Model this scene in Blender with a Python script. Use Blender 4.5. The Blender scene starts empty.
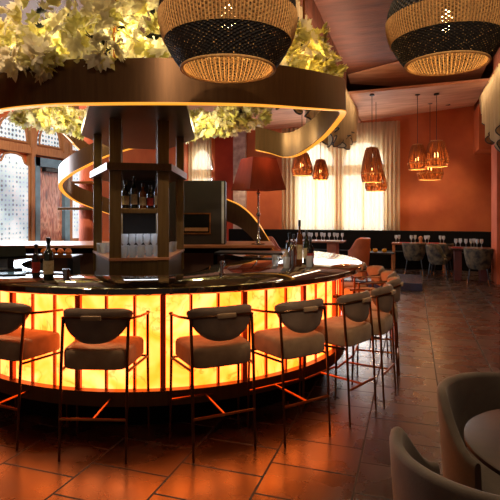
import bpy, bmesh, math, random
from mathutils import Vector, Matrix
PI = math.pi
random.seed(7)
sc = bpy.context.scene
COL = sc.collection
YAW = math.radians(18.3)
CY, SY = math.cos(YAW), math.sin(YAW)
CAMH = 1.58

def W(X, D, z=0.0):
    """floor-plan axes of the round bar (turned 18.3 degrees against the room) -> room coordinates"""
    return Vector((X * CY - D * SY, X * SY + D * CY, z))

# ------------------------------------------------------------------ materials
def srgb(r, g, b):
    f = lambda c: (c / 255 / 12.92) if c / 255 <= 0.04045 else ((c / 255 + 0.055) / 1.055) ** 2.4
    return (f(r), f(g), f(b), 1.0)

def new_mat(name):
    m = bpy.data.materials.new(name); m.use_nodes = True
    nt = m.node_tree
    return m, nt, nt.nodes['Principled BSDF']

def N(nt, t, **kw):
    n = nt.nodes.new(t)
    for k, v in kw.items():
        if k.startswith('_'):
            setattr(n, k[1:], v)
        else:
            n.inputs[k.replace('__', ' ')].default_value = v
    return n

def ramp(nt, fac, stops):
    r = nt.nodes.new('ShaderNodeValToRGB')
    e = r.color_ramp.elements
    while len(e) < len(stops): e.new(0.5)
    for i, (p, c) in enumerate(stops):
        e[i].position = p; e[i].color = c
    nt.links.new(fac, r.inputs[0])
    return r

def mat(name, c1, c2=None, rough=0.5, metal=0.0, scale=8.0, stretch=(1, 1, 1), bump=0.0, bscale=None, spec=0.5,
        sheen=0.0, emit=None, estr=0.0, trans=0.0, coat=0.0, detail=4.0, alpha=1.0, sub=0.0):
    m, nt, p = new_mat(name)
    c2 = c2 or c1
    tc = N(nt, 'ShaderNodeTexCoord'); mp = N(nt, 'ShaderNodeMapping'); mp.inputs['Scale'].default_value = stretch
    nt.links.new(tc.outputs['Object'], mp.inputs[0])
    no = N(nt, 'ShaderNodeTexNoise', Scale=scale, Detail=detail)
    nt.links.new(mp.outputs[0], no.inputs['Vector'])
    r = ramp(nt, no.outputs['Fac'], [(0.32, c1), (0.68, c2)])
    nt.links.new(r.outputs[0], p.inputs['Base Color'])
    p.inputs['Roughness'].default_value = rough
    p.inputs['Metallic'].default_value = metal
    p.inputs['Specular IOR Level'].default_value = spec
    p.inputs['Sheen Weight'].default_value = sheen
    p.inputs['Transmission Weight'].default_value = trans
    p.inputs['Coat Weight'].default_value = coat
    p.inputs['Alpha'].default_value = alpha
    if emit:
        p.inputs['Emission Color'].default_value = emit
        p.inputs['Emission Strength'].default_value = estr
    if bump:
        b = N(nt, 'ShaderNodeBump', Strength=bump, Distance=0.02)
        n2 = N(nt, 'ShaderNodeTexNoise', Scale=bscale or scale * 6, Detail=6.0)
        nt.links.new(mp.outputs[0], n2.inputs['Vector'])
        nt.links.new(n2.outputs['Fac'], b.inputs['Height'])
        nt.links.new(b.outputs[0], p.inputs['Normal'])
    return m

M = {}
M['black'] = mat('black_lacquer', srgb(14, 12, 12), srgb(22, 18, 17), 0.35)
M['black_matte'] = mat('black_matte', srgb(8, 7, 7), srgb(13, 11, 10), 0.9, spec=0.2)
M['bronze'] = mat('brushed_bronze', srgb(100, 70, 40), srgb(88, 60, 33), 0.34, 0.6, 5, (8, 8, 0.6), spec=0.5)
M['bronze_dark'] = mat('dark_bronze', srgb(124, 98, 58), srgb(106, 82, 46), 0.36, 0.6, 5, (8, 8, 0.6))
M['brass'] = mat('aged_brass', srgb(178, 112, 56), srgb(150, 88, 44), 0.3, 0.95, 10)
M['stool_metal'] = mat('copper_tube', srgb(112, 76, 48), srgb(92, 60, 38), 0.3, 0.9, 10)
M['chrome'] = mat('chrome', srgb(200, 200, 205), srgb(175, 176, 182), 0.12, 1.0, 10)
M['seat_fabric'] = mat('taupe_velvet', srgb(168, 140, 108), srgb(146, 118, 90), 0.85, 0, 14, sheen=0.3, bump=0.15, bscale=220)
M['seat_back_fabric'] = mat('taupe_leather', srgb(128, 108, 92), srgb(108, 90, 76), 0.6, 0, 10, sheen=0.15, bump=0.1, bscale=160)
M['tub'] = mat('mushroom_velvet', srgb(116, 104, 92), srgb(88, 78, 70), 0.7, 0, 6, sheen=0.4, bump=0.1, bscale=150)
M['tub_orange'] = mat('terracotta_leather', srgb(176, 92, 56), srgb(150, 76, 44), 0.6, 0, 6)
M['wood_tan'] = mat('tan_wood', srgb(190, 128, 88), srgb(160, 102, 66), 0.4, 0, 4, (1, 8, 8))
M['wood_frame'] = mat('warm_oak_frame', srgb(182, 132, 88), srgb(158, 108, 68), 0.5, 0, 5, (8, 8, 1))
M['wood_dark'] = mat('dark_walnut', srgb(56, 34, 26), srgb(40, 24, 18), 0.28, 0, 5, (1, 7, 7))
M['wall_orange'] = mat('terracotta_plaster', srgb(200, 104, 52), srgb(180, 86, 42), 0.75, 0, 1.6, bump=0.2, bscale=9, detail=8)
M['wall_red'] = mat('brick_red_plaster', srgb(180, 60, 32), srgb(150, 46, 26), 0.8, 0, 1.6)
M['wall_dark'] = mat('dark_brown_plaster', srgb(74, 44, 32), srgb(56, 32, 24), 0.8, 0, 2)
M['column_orange'] = mat('orange_plaster_column', srgb(196, 96, 58), srgb(176, 80, 46), 0.7, 0, 3)
M['marble_pale'] = mat('pale_veined_marble', srgb(220, 200, 186), srgb(170, 140, 130), 0.5, 0, 6, detail=10)
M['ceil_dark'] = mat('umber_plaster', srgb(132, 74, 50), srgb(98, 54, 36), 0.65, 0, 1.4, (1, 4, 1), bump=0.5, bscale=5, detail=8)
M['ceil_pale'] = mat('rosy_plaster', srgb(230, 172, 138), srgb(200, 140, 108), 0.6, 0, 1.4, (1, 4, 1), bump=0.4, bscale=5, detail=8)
M['ceil_red'] = mat('oxblood_paint', srgb(210, 50, 26), srgb(190, 42, 20), 0.7)
M['ceil_gold_light'] = mat('gold_lit_plaster', srgb(128, 84, 18), srgb(100, 62, 12), 0.6, 0, 1.4)  # golden light from the foliage put into the plaster colour
M['door_blue'] = mat('slate_blue_paint', srgb(120, 164, 200), srgb(98, 138, 172), 0.5, 0, 6)
M['glassware'] = mat('clear_glass', srgb(240, 245, 250), srgb(230, 238, 245), 0.04, 0, 10, trans=0.6, spec=0.8)
M['bottle_green'] = mat('bottle_glass_green', srgb(24, 40, 22), srgb(16, 28, 16), 0.08, 0, 10, spec=0.8)
M['bottle_dark'] = mat('bottle_glass_black', srgb(16, 14, 16), srgb(24, 20, 22), 0.08, 0, 10, spec=0.8)
M['bottle_amber'] = mat('bottle_glass_amber', srgb(120, 64, 20), srgb(86, 42, 14), 0.08, 0, 10, spec=0.8)
M['label_cream'] = mat('cream_paper', srgb(210, 196, 160), srgb(180, 160, 120), 0.7, 0, 60)
M['label_red'] = mat('red_paper', srgb(170, 44, 36), srgb(140, 30, 30), 0.7, 0, 60)
M['trim_dark'] = mat('dark_beaded_trim', srgb(30, 28, 34), srgb(80, 70, 50), 0.6, 0, 30)
M['table_top'] = mat('dark_table_wood', srgb(54, 30, 22), srgb(36, 20, 15), 0.4, 0, 3, (1, 6, 1))
M['maroon'] = mat('maroon_velvet_base', srgb(126, 26, 24), srgb(96, 18, 18), 0.8, 0, 20)
M['platform'] = mat('window_lit_step', srgb(60, 62, 82), srgb(44, 46, 62), 0.25, 0, 4)  # bluish cast of reflected window light put into the colour
M['floral'] = mat('floral_fabric', srgb(24, 24, 30), srgb(104, 92, 70), 0.8, 0, 9, detail=2)
M['yellow'] = mat('mustard_glaze', srgb(220, 160, 20), srgb(190, 130, 10), 0.4, 0, 20)
M['orange_fruit'] = mat('orange_peel', srgb(230, 130, 40), srgb(210, 110, 30), 0.5, 0, 60, bump=0.3)
M['screen'] = mat('bluish_reflection_glow', srgb(40, 70, 90), srgb(120, 150, 165), 0.15, 0, 9, emit=srgb(110, 160, 190), estr=0.15)  # glow standing in for the bluish window reflection on the counter
M['white_linen'] = mat('white_linen', srgb(215, 205, 200), srgb(195, 185, 180), 0.8, 0, 30)

def emit_mat(name, col, strength):
    m, nt, p = new_mat(name)
    p.inputs['Base Color'].default_value = (0.1, 0.08, 0.05, 1)
    tc = N(nt, 'ShaderNodeTexCoord'); no = N(nt, 'ShaderNodeTexNoise', Scale=3.0)
    nt.links.new(tc.outputs['Object'], no.inputs['Vector'])
    r = ramp(nt, no.outputs['Fac'], [(0.3, tuple(c * 0.9 for c in col[:3]) + (1,)), (0.7, col)])
    nt.links.new(r.outputs[0], p.inputs['Emission Color'])
    p.inputs['Emission Strength'].default_value = strength
    return m
M['led'] = emit_mat('warm_led_strip', (1.0, 0.36, 0.03, 1), 1.3)
M['divider'] = mat('amber_divider', srgb(196, 92, 36), srgb(170, 76, 28), 0.5, 0.0, 8)
M['bulb'] = emit_mat('bulb_filament_glow', (1.0, 0.70, 0.32, 1), 30.0)
M['bulb_soft'] = emit_mat('rattan_bulb_glow', (1.0, 0.5, 0.14, 1), 10.0)
M['cove'] = emit_mat('cove_light', (1.0, 0.62, 0.2, 1), 1.6)

# backlit onyx
def onyx():
    m, nt, p = new_mat('backlit_onyx')
    tc = N(nt, 'ShaderNodeTexCoord')
    n1 = N(nt, 'ShaderNodeTexNoise', Scale=2.3, Detail=3.0, Distortion=1.5)
    nt.links.new(tc.outputs['Object'], n1.inputs['Vector'])
    r1 = ramp(nt, n1.outputs['Fac'], [(0.30, (1.0, 0.115, 0.005, 1)), (0.44, (1.0, 0.155, 0.016, 1)), (0.64, (1.0, 0.21, 0.055, 1))])
    wv = N(nt, 'ShaderNodeTexNoise', Scale=2.4, Detail=6.0, Distortion=1.2)
    nt.links.new(tc.outputs['Object'], wv.inputs['Vector'])
    rw = ramp(nt, wv.outputs['Fac'], [(0.485, (1, 1, 1, 1)), (0.50, (0.62, 0.55, 0.4, 1)), (0.515, (1, 1, 1, 1))])
    mx = nt.nodes.new('ShaderNodeMixRGB'); mx.blend_type = 'MULTIPLY'; mx.inputs[0].default_value = 0.9
    nt.links.new(r1.outputs[0], mx.inputs[1]); nt.links.new(rw.outputs[0], mx.inputs[2])
    nt.links.new(mx.outputs[0], p.inputs['Emission Color'])
    p.inputs['Emission Strength'].default_value = ONYX
    p.inputs['Base Color'].default_value = srgb(190, 140, 60); p.inputs['Roughness'].default_value = 0.2
    return m
ONYX = 5.6
M['onyx'] = onyx()

def black_marble():
    m, nt, p = new_mat('black_marble')
    tc = N(nt, 'ShaderNodeTexCoord')
    n1 = N(nt, 'ShaderNodeTexNoise', Scale=2.2, Detail=9.0, Distortion=1.6)
    nt.links.new(tc.outputs['Object'], n1.inputs['Vector'])
    r = ramp(nt, n1.outputs['Fac'], [(0.3, srgb(10, 8, 8)), (0.48, srgb(22, 15, 12)), (0.52, srgb(84, 56, 34)), (0.54, srgb(20, 14, 12)), (0.75, srgb(34, 24, 18))])
    nt.links.new(r.outputs[0], p.inputs['Base Color'])
    p.inputs['Roughness'].default_value = 0.05; p.inputs['Specular IOR Level'].default_value = 0.9
    p.inputs['Coat Weight'].default_value = 0.6; p.inputs['Coat Roughness'].default_value = 0.03
    return m
M['marble'] = black_marble()

def floor_mat():
    m, nt, p = new_mat('stone_floor_tiles')
    tc = N(nt, 'ShaderNodeTexCoord')
    sp = N(nt, 'ShaderNodeSeparateXYZ'); nt.links.new(tc.outputs['Object'], sp.inputs[0])
    cb = N(nt, 'ShaderNodeCombineXYZ')
    ay = N(nt, 'ShaderNodeMath', _operation='ADD'); ay.inputs[1].default_value = -2.45 + 36.0 + 0.0
    ax = N(nt, 'ShaderNodeMath', _operation='ADD'); ax.inputs[1].default_value = -0.222 + 0.535 * 40
    nt.links.new(sp.outputs['Y'], ay.inputs[0]); nt.links.new(sp.outputs['X'], ax.inputs[0])
    nt.links.new(ay.outputs[0], cb.inputs['X']); nt.links.new(ax.outputs[0], cb.inputs['Y'])
    br = nt.nodes.new('ShaderNodeTexBrick')
    br.offset = 0.5; br.squash = 1.0
    br.inputs['Scale'].default_value = 1.0; br.inputs['Mortar Size'].default_value = 0.007
    br.inputs['Mortar Smooth'].default_value = 0.3
    br.inputs['Brick Width'].default_value = 0.36; br.inputs['Row Height'].default_value = 0.535
    br.inputs['Color1'].default_value = srgb(66, 42, 29); br.inputs['Color2'].default_value = srgb(54, 34, 23)
    br.inputs['Mortar'].default_value = srgb(16, 11, 9)
    nt.links.new(cb.outputs[0], br.inputs['Vector'])
    no = N(nt, 'ShaderNodeTexNoise', Scale=3.0, Detail=8.0)
    nt.links.new(tc.outputs['Object'], no.inputs['Vector'])
    r = ramp(nt, no.outputs['Fac'], [(0.3, (0.6, 0.6, 0.6, 1)), (0.7, (1.15, 1.15, 1.15, 1))])
    mx = nt.nodes.new('ShaderNodeMixRGB'); mx.blend_type = 'MULTIPLY'; mx.inputs[0].default_value = 1
    nt.links.new(br.outputs['Color'], mx.inputs[1]); nt.links.new(r.outputs[0], mx.inputs[2])
    nt.links.new(mx.outputs[0], p.inputs['Base Color'])
    # long pale grout seams along the room
    rr = ramp(nt, no.outputs['Fac'], [(0.3, (0.22, 0.22, 0.22, 1)), (0.7, (0.33, 0.33, 0.33, 1))])
    mr = nt.nodes.new('ShaderNodeMixRGB'); mr.inputs[2].default_value = (0.95, 0.95, 0.95, 1)
    nt.links.new(br.outputs['Fac'], mr.inputs[0]); nt.links.new(rr.outputs[0], mr.inputs[1]); nt.links.new(mr.outputs[0], p.inputs['Roughness'])
    b = N(nt, 'ShaderNodeBump', Strength=0.6, Distance=0.005)
    inv = N(nt, 'ShaderNodeMath', _operation='SUBTRACT'); inv.inputs[0].default_value = 1.0
    nt.links.new(br.outputs['Fac'], inv.inputs[1])
    n3 = N(nt, 'ShaderNodeTexNoise', Scale=26.0, Detail=3.0); nt.links.new(tc.outputs['Object'], n3.inputs['Vector'])
    ad = N(nt, 'ShaderNodeMath', _operation='MULTIPLY_ADD'); ad.inputs[1].default_value = 0.12
    nt.links.new(n3.outputs['Fac'], ad.inputs[0]); nt.links.new(inv.outputs[0], ad.inputs[2])
    nt.links.new(ad.outputs[0], b.inputs['Height']); nt.links.new(b.outputs[0], p.inputs['Normal'])
    p.inputs['Specular IOR Level'].default_value = 0.8; p.inputs['IOR'].default_value = 1.8
    return m
M['floor'] = floor_mat()

def leaf_mat(name, c1, c2, tr=0.5):
    m, nt, p = new_mat(name)
    out = nt.nodes['Material Output']
    tc = N(nt, 'ShaderNodeTexCoord'); no = N(nt, 'ShaderNodeTexNoise', Scale=7.0, Detail=1.0)
    nt.links.new(tc.outputs['Object'], no.inputs['Vector'])
    r = ramp(nt, no.outputs['Fac'], [(0.35, c1), (0.65, c2)])
    nt.links.new(r.outputs[0], p.inputs['Base Color']); p.inputs['Roughness'].default_value = 0.6
    t = N(nt, 'ShaderNodeBsdfTranslucent'); nt.links.new(r.outputs[0], t.inputs['Color'])
    mx = N(nt, 'ShaderNodeMixShader'); mx.inputs[0].default_value = tr
    nt.links.new(p.outputs[0], mx.inputs[1]); nt.links.new(t.outputs[0], mx.inputs[2])
    nt.links.new(mx.outputs[0], out.inputs['Surface'])
    return m
M['leaf'] = leaf_mat('cream_silk_leaves', srgb(226, 218, 186), srgb(238, 230, 206))
M['leaf_olive'] = leaf_mat('yellow_green_leaves', srgb(206, 200, 120), srgb(222, 212, 140))
M['leaf_dark'] = leaf_mat('black_green_leaves', srgb(20, 26, 14), srgb(34, 36, 20), 0.15)

def sheer(name, c, trans_p, tl=0.6):
    m, nt, p = new_mat(name)
    out = nt.nodes['Material Output']
    tc = N(nt, 'ShaderNodeTexCoord'); mp = N(nt, 'ShaderNodeMapping'); mp.inputs['Scale'].default_value = (14, 14, 0.4)
    nt.links.new(tc.outputs['Object'], mp.inputs[0])
    no = N(nt, 'ShaderNodeTexNoise', Scale=1.0, Detail=3.0); nt.links.new(mp.outputs[0], no.inputs['Vector'])
    r = ramp(nt, no.outputs['Fac'], [(0.3, tuple(x * 0.75 for x in c[:3]) + (1,)), (0.7, c)])
    nt.links.new(r.outputs[0], p.inputs['Base Color']); p.inputs['Roughness'].default_value = 0.9
    t = N(nt, 'ShaderNodeBsdfTranslucent'); nt.links.new(r.outputs[0], t.inputs['Color'])
    mx = N(nt, 'ShaderNodeMixShader'); mx.inputs[0].default_value = tl
    nt.links.new(p.outputs[0], mx.inputs[1]); nt.links.new(t.outputs[0], mx.inputs[2])
    tp = N(nt, 'ShaderNodeBsdfTransparent')
    m2 = N(nt, 'ShaderNodeMixShader'); m2.inputs[0].default_value = trans_p
    nt.links.new(mx.outputs[0], m2.inputs[1]); nt.links.new(tp.outputs[0], m2.inputs[2])
    nt.links.new(m2.outputs[0], out.inputs['Surface'])
    return m
M['sheer'] = sheer('sheer_voile', srgb(240, 214, 170), 0.24)
M['drape'] = sheer('cream_drape', srgb(214, 184, 140), 0.0, 0.45)

def woven(name, c1, c2, nu, nv, hole, tr=0.25, seed=0, glow=None):
    """basket weave with small open gaps, laid out along the object's own uv"""
    m, nt, p = new_mat(name)
    out = nt.nodes['Material Output']
    uv = N(nt, 'ShaderNodeUVMap'); sp = N(nt, 'ShaderNodeSeparateXYZ'); nt.links.new(uv.outputs[0], sp.inputs[0])
    def sine(src, f, ph=0.0):
        a = N(nt, 'ShaderNodeMath', _operation='MULTIPLY_ADD'); a.inputs[1].default_value = f * 2 * PI; a.inputs[2].default_value = ph
        nt.links.new(src, a.inputs[0])
        s = N(nt, 'ShaderNodeMath', _operation='SINE'); nt.links.new(a.outputs[0], s.inputs[0]); return s
    su = sine(sp.outputs['X'], nu); sv = sine(sp.outputs['Y'], nv)
    pr = N(nt, 'ShaderNodeMath', _operation='MULTIPLY'); nt.links.new(su.outputs[0], pr.inputs[0]); nt.links.new(sv.outputs[0], pr.inputs[1])
    mp = N(nt, 'ShaderNodeMapping'); mp.inputs['Scale'].default_value = (nu * 0.9, nv * 0.8, 1)
    nt.links.new(uv.outputs[0], mp.inputs[0])
    no = N(nt, 'ShaderNodeTexNoise', Scale=1.0, Detail=3.0); nt.links.new(mp.outputs[0], no.inputs['Vector'])
    r = ramp(nt, no.outputs['Fac'], [(0.3, c1), (0.7, c2)])
    bl = N(nt, 'ShaderNodeMath', _operation='MULTIPLY_ADD'); bl.inputs[1].default_value = 0.4; bl.inputs[2].default_value = 0.6
    nt.links.new(pr.outputs[0], bl.inputs[0])
    mc = nt.nodes.new('ShaderNodeMixRGB'); mc.blend_type = 'MULTIPLY'; mc.inputs[0].default_value = 1
    nt.links.new(r.outputs[0], mc.inputs[1]); nt.links.new(bl.outputs[0], mc.inputs[2])
    nt.links.new(mc.outputs[0], p.inputs['Base Color']); p.inputs['Roughness'].default_value = 0.75
    b = N(nt, 'ShaderNodeBump', Strength=0.8, Distance=0.01); nt.links.new(pr.outputs[0], b.inputs['Height'])
    nt.links.new(b.outputs[0], p.inputs['Normal'])
    t = N(nt, 'ShaderNodeBsdfTranslucent'); nt.links.new(mc.outputs[0], t.inputs['Color'])
    mx = N(nt, 'ShaderNodeMixShader'); mx.inputs[0].default_value = tr
    nt.links.new(p.outputs[0], mx.inputs[1]); nt.links.new(t.outputs[0], mx.inputs[2])
    # gaps: sin^2 product + noise threshold
    ns = N(nt, 'ShaderNodeMath', _operation='MULTIPLY_ADD'); ns.inputs[1].default_value = 1.6; ns.inputs[2].default_value = -0.8
    nt.links.new(no.outputs['Fac'], ns.inputs[0])
    ad = N(nt, 'ShaderNodeMath', _operation='ADD'); nt.links.new(pr.outputs[0], ad.inputs[0]); nt.links.new(ns.outputs[0], ad.inputs[1])
    gt = N(nt, 'ShaderNodeMath', _operation='GREATER_THAN'); gt.inputs[1].default_value = hole
    nt.links.new(ad.outputs[0], gt.inputs[0])
    tp = N(nt, 'ShaderNodeBsdfTransparent')
    m2 = N(nt, 'ShaderNodeMixShader'); nt.links.new(gt.outputs[0], m2.inputs[0])
    nt.links.new(mx.outputs[0], m2.inputs[1]); nt.links.new(tp.outputs[0], m2.inputs[2])
    nt.links.new(m2.outputs[0], out.inputs['Surface'])
    return m
M['weave_tan'] = woven('natural_seagrass_weave', srgb(214, 164, 104), srgb(244, 206, 148), 64, 7, 0.36, 0.4)
M['weave_black'] = woven('black_seagrass_weave', srgb(20, 17, 18), srgb(52, 46, 46), 64, 9, 0.93, 0.05)
M['rattan'] = woven('fringed_rattan', srgb(120, 56, 22), srgb(214, 124, 60), 26, 3, 0.70, 0.5)

def lace(name, strength, tint):
    """daylit window glass behind a dotted lace screen"""
    m, nt, p = new_mat(name)
    tc = N(nt, 'ShaderNodeTexCoord')
    vo = N(nt, 'ShaderNodeTexVoronoi', Scale=11.0, Randomness=0.15); nt.links.new(tc.outputs['Object'], vo.inputs['Vector'])
    r = ramp(nt, vo.outputs['Distance'], [(0.30, (0.10, 0.13, 0.15, 1)), (0.52, tint)])
    no = N(nt, 'ShaderNodeTexNoise', Scale=1.6, Detail=2.0); nt.links.new(tc.outputs['Object'], no.inputs['Vector'])
    r2 = ramp(nt, no.outputs['Fac'], [(0.35, (0.55, 0.66, 0.72, 1)), (0.6, (1, 1, 1, 1))])
    mx = nt.nodes.new('ShaderNodeMixRGB'); mx.blend_type = 'MULTIPLY'; mx.inputs[0].default_value = 1
    nt.links.new(r.outputs[0], mx.inputs[1]); nt.links.new(r2.outputs[0], mx.inputs[2])
    nt.links.new(mx.outputs[0], p.inputs['Emission Color']); p.inputs['Emission Strength'].default_value = strength
    nt.links.new(mx.outputs[0], p.inputs['Base Color']); p.inputs['Roughness'].default_value = 0.15
    return m
M['lace'] = lace('lace_daylight_glass', 0.72, (0.75, 0.86, 0.95, 1))
M['daylight'] = emit_mat('daylight_glass', (0.86, 0.95, 1.0, 1), 7.5)

def door_art():
    m, nt, p = new_mat('marbled_copper_panel')
    tc = N(nt, 'ShaderNodeTexCoord'); mp = N(nt, 'ShaderNodeMapping'); mp.inputs['Scale'].default_value = (3, 3, 0.8)
    nt.links.new(tc.outputs['Object'], mp.inputs[0])
    no = N(nt, 'ShaderNodeTexNoise', Scale=2.6, Detail=7.0, Distortion=2.0); nt.links.new(mp.outputs[0], no.inputs['Vector'])
    r = ramp(nt, no.outputs['Fac'], [(0.3, srgb(96, 54, 50)), (0.45, srgb(176, 98, 78)), (0.55, srgb(220, 170, 150)), (0.7, srgb(120, 68, 60))])
    nt.links.new(r.outputs[0], p.inputs['Base Color']); p.inputs['Roughness'].default_value = 0.3
    return m
M['door_art'] = door_art()

# ------------------------------------------------------------------ mesh builder
class MB:
    def __init__(s): s.bm = bmesh.new(); s.uv = None
    def box(s, c, d, rot=None, bevel=0.0, seg=2):
        r = bmesh.ops.create_cube(s.bm, size=1.0); vs = r['verts']
        bmesh.ops.scale(s.bm, vec=Vector(d), verts=vs)
        if bevel:
            es = list({e for v in vs for e in v.link_edges})
            rb = bmesh.ops.bevel(s.bm, geom=es, offset=bevel, segments=seg, affect='EDGES', profile=0.6)
            vs = list({v for f in rb['faces'] for v in f.verts} | {v for v in vs if v.is_valid})
        if rot: bmesh.ops.rotate(s.bm, matrix=rot, verts=vs)
        bmesh.ops.translate(s.bm, vec=Vector(c), verts=vs); return s
    def tube(s, pts, r, seg=10, closed=False, caps=True):
        pts = [Vector(p) for p in pts]; n = len(pts); rings = []
        rr = r if isinstance(r, (list, tuple)) else [r] * n
        up = None
        for i, p in enumerate(pts):
            a = pts[i - 1] if (i or closed) else p; b = pts[(i + 1) % n] if (i < n - 1 or closed) else p
            t = (b - a).normalized()
            if up is None:
                up = Vector((0, 0, 1)) if abs(t.z) < 0.9 else Vector((1, 0, 0))
            x = t.cross(up).normalized(); y = x.cross(t).normalized(); up = y
            rings.append([s.bm.verts.new(p + (x * math.cos(k * 2 * PI / seg) + y * math.sin(k * 2 * PI / seg)) * rr[i]) for k in range(seg)])
        m = n if closed else n - 1
        for i in range(m):
            A, B = rings[i], rings[(i + 1) % n]
            for k in range(seg): s.bm.faces.new((A[k], A[(k + 1) % seg], B[(k + 1) % seg], B[k]))
        if caps and not closed:
            s.bm.faces.new(rings[0][::-1]); s.bm.faces.new(rings[-1])
        return s
    def lathe(s, prof, seg=32, c=(0, 0, 0), uv=False, vr=None):
        rings = []
        c = Vector(c)
        for (r, z) in prof:
            if r < 1e-5: rings.append([s.bm.verts.new(c + Vector((0, 0, z)))])
            else: rings.append([s.bm.verts.new(c + Vector((r * math.cos(k * 2 * PI / seg), r * math.sin(k * 2 * PI / seg), z))) for k in range(seg)])
        lay = s.bm.loops.layers.uv.verify() if uv else None
        for i in range(len(prof) - 1):
            A, B = rings[i], rings[i + 1]
            for k in range(seg):
                k2 = (k + 1) % seg
                if len(A) == 1 and len(B) == 1: continue
                if len(A) == 1: f = s.bm.faces.new((A[0], B[k2], B[k])); q = [(k, i), (k + 1, i + 1), (k, i + 1)]
                elif len(B) == 1: f = s.bm.faces.new((A[k], A[k2], B[0])); q = [(k, i), (k + 1, i), (k, i + 1)]
                else: f = s.bm.faces.new((A[k], A[k2], B[k2], B[k])); q = [(k, i), (k + 1, i), (k + 1, i + 1), (k, i + 1)]
                if lay:
                    for lp, (a, b) in zip(f.loops, q):
                        v = vr[b] if vr else b / (len(prof) - 1)
                        lp[lay].uv = (a / seg, v)
        return s
    def prism(s, poly, z0, z1):
        a = [s.bm.verts.new((x, y, z0)) for x, y in poly]; b = [s.bm.verts.new((x, y, z1)) for x, y in poly]
        n = len(poly)
        s.bm.faces.new(a[::-1]); s.bm.faces.new(b)
        for i in range(n): s.bm.faces.new((a[i], a[(i + 1) % n], b[(i + 1) % n], b[i]))
        return s
    def arc(s, r0, r1, z0, z1, a0, a1, n=None, bevel=0):
        """ring sector, angle measured from the camera-near side (0,-1), counter-clockwise"""
        n = n or max(2, int(abs(a1 - a0) / 2.5) + 1)
        pr = []
        for i in range(n + 1):
            a = math.radians(a0 + (a1 - a0) * i / n); sx, cx = math.sin(a), -math.cos(a)
            pr.append([s.bm.verts.new((r * sx, r * cx, z)) for r, z in ((r0, z0), (r1, z0), (r1, z1), (r0, z1))])
        for i in range(n):
            A, B = pr[i], pr[i + 1]
            for k in range(4): s.bm.faces.new((A[k], A[(k + 1) % 4], B[(k + 1) % 4], B[k]))
        s.bm.faces.new(pr[0][::-1]); s.bm.faces.new(pr[-1]); return s
    def grid(s, rows, thick=None):
        vs = [[s.bm.verts.new(p) for p in row] for row in rows]
        for i in range(len(vs) - 1):
            for j in range(len(vs[0]) - 1):
                s.bm.faces.new((vs[i][j], vs[i][j + 1], vs[i + 1][j + 1], vs[i + 1][j]))
        return s
    def poly3(s, pts, thick):
        """plate through 3-d corner points, thickened upward"""
        a = [s.bm.verts.new(p) for p in pts]; b = [s.bm.verts.new((p[0], p[1], p[2] + thick)) for p in pts]
        n = len(pts); s.bm.faces.new(a[::-1]); s.bm.faces.new(b)
        for i in range(n): s.bm.faces.new((a[i], a[(i + 1) % n], b[(i + 1) % n], b[i]))
        return s
    def build(s, name, m, parent=None, smooth=False, loc=None, solid=0.0, sub=0):
        if not s.bm.loops.layers.uv: pass
        bmesh.ops.recalc_face_normals(s.bm, faces=s.bm.faces)
        me = bpy.data.meshes.new(name); s.bm.to_mesh(me); s.bm.free()
        o = bpy.data.objects.new(name, me); COL.objects.link(o)
        me.materials.append(m)
        if smooth:
            for p in me.polygons: p.use_smooth = True
            try: me.set_sharp_from_angle(angle=math.radians(42))
            except Exception: pass
        if parent: o.parent = parent
        if loc is not None: o.location = loc
        if solid:
            md = o.modifiers.new('thickness', 'SOLIDIFY'); md.thickness = solid; md.offset = 0
        if sub:
            md = o.modifiers.new('sub', 'SUBSURF'); md.levels = sub; md.render_levels = sub
        return o

def tag(o, label, cat, group=None, kind=None):
    if label: o['label'] = label
    if cat: o['category'] = cat
    if group: o['group'] = group
    if kind: o['kind'] = kind
    return o
def thing(name, label, cat, loc=(0, 0, 0), rz=0.0, group=None):
    o = bpy.data.objects.new(name, None); COL.objects.link(o)
    o.empty_display_size = 0.1; o.location = loc; o.rotation_euler = (0, 0, rz)
    return tag(o, label, cat, group)
def struct(name, mb, m, **k):
    o = mb.build(name, m, **k); o['kind'] = 'structure'; return o
def copy_tree(src, loc, rz, label=None, scale=None):
    r = src.copy(); COL.objects.link(r); r.location = loc; r.rotation_euler = (0, 0, rz)
    if label: r['label'] = label
    if scale: r.scale = scale
    def rec(a, b):
        for ch in list(a.children):
            c = ch.copy(); COL.objects.link(c); c.parent = b; rec(ch, c)
    rec(src, r); return r
def light(kind, loc, energy, color, size=0.1, rot=None, spot=None, blend=0.6, sy=None):
    l = bpy.data.lights.new(kind.lower() + '_lamp', kind); l.energy = energy; l.color = color
    o = bpy.data.objects.new(kind.lower() + '_light', l); COL.objects.link(o); o.location = loc
    if kind == 'AREA':
        l.size = size
        if sy: l.shape = 'RECTANGLE'; l.size_y = sy
    else: l.shadow_soft_size = size
    if spot: l.spot_size = math.radians(spot); l.spot_blend = blend
    if rot: o.rotation_euler = rot
    return o

# ------------------------------------------------------------------ camera
cam = bpy.data.cameras.new('camera'); cam.sensor_width = 36.0; cam.lens = 490 / 500 * 36.0
cam.shift_y = -(250 - 213) / 500; cam.clip_start = 0.05
co = bpy.data.objects.new('camera', cam); COL.objects.link(co)
co.location = (0, 0, CAMH); co.rotation_euler = (PI / 2, 0, YAW); sc.camera = co

# ------------------------------------------------------------------ room shell
LW, BW, RW, FW = -7.4, 15.6, 5.0, -2.5
struct('floor', MB().box(((LW + RW) / 2, (BW + FW) / 2, -0.05), (RW - LW + 0.4, BW - FW + 0.4, 0.1)), M['floor'])
struct('wall_right', MB().box((RW + 0.1, (BW + FW) / 2, 2.65), (0.2, BW - FW, 5.3)), M['wall_orange'])
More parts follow.
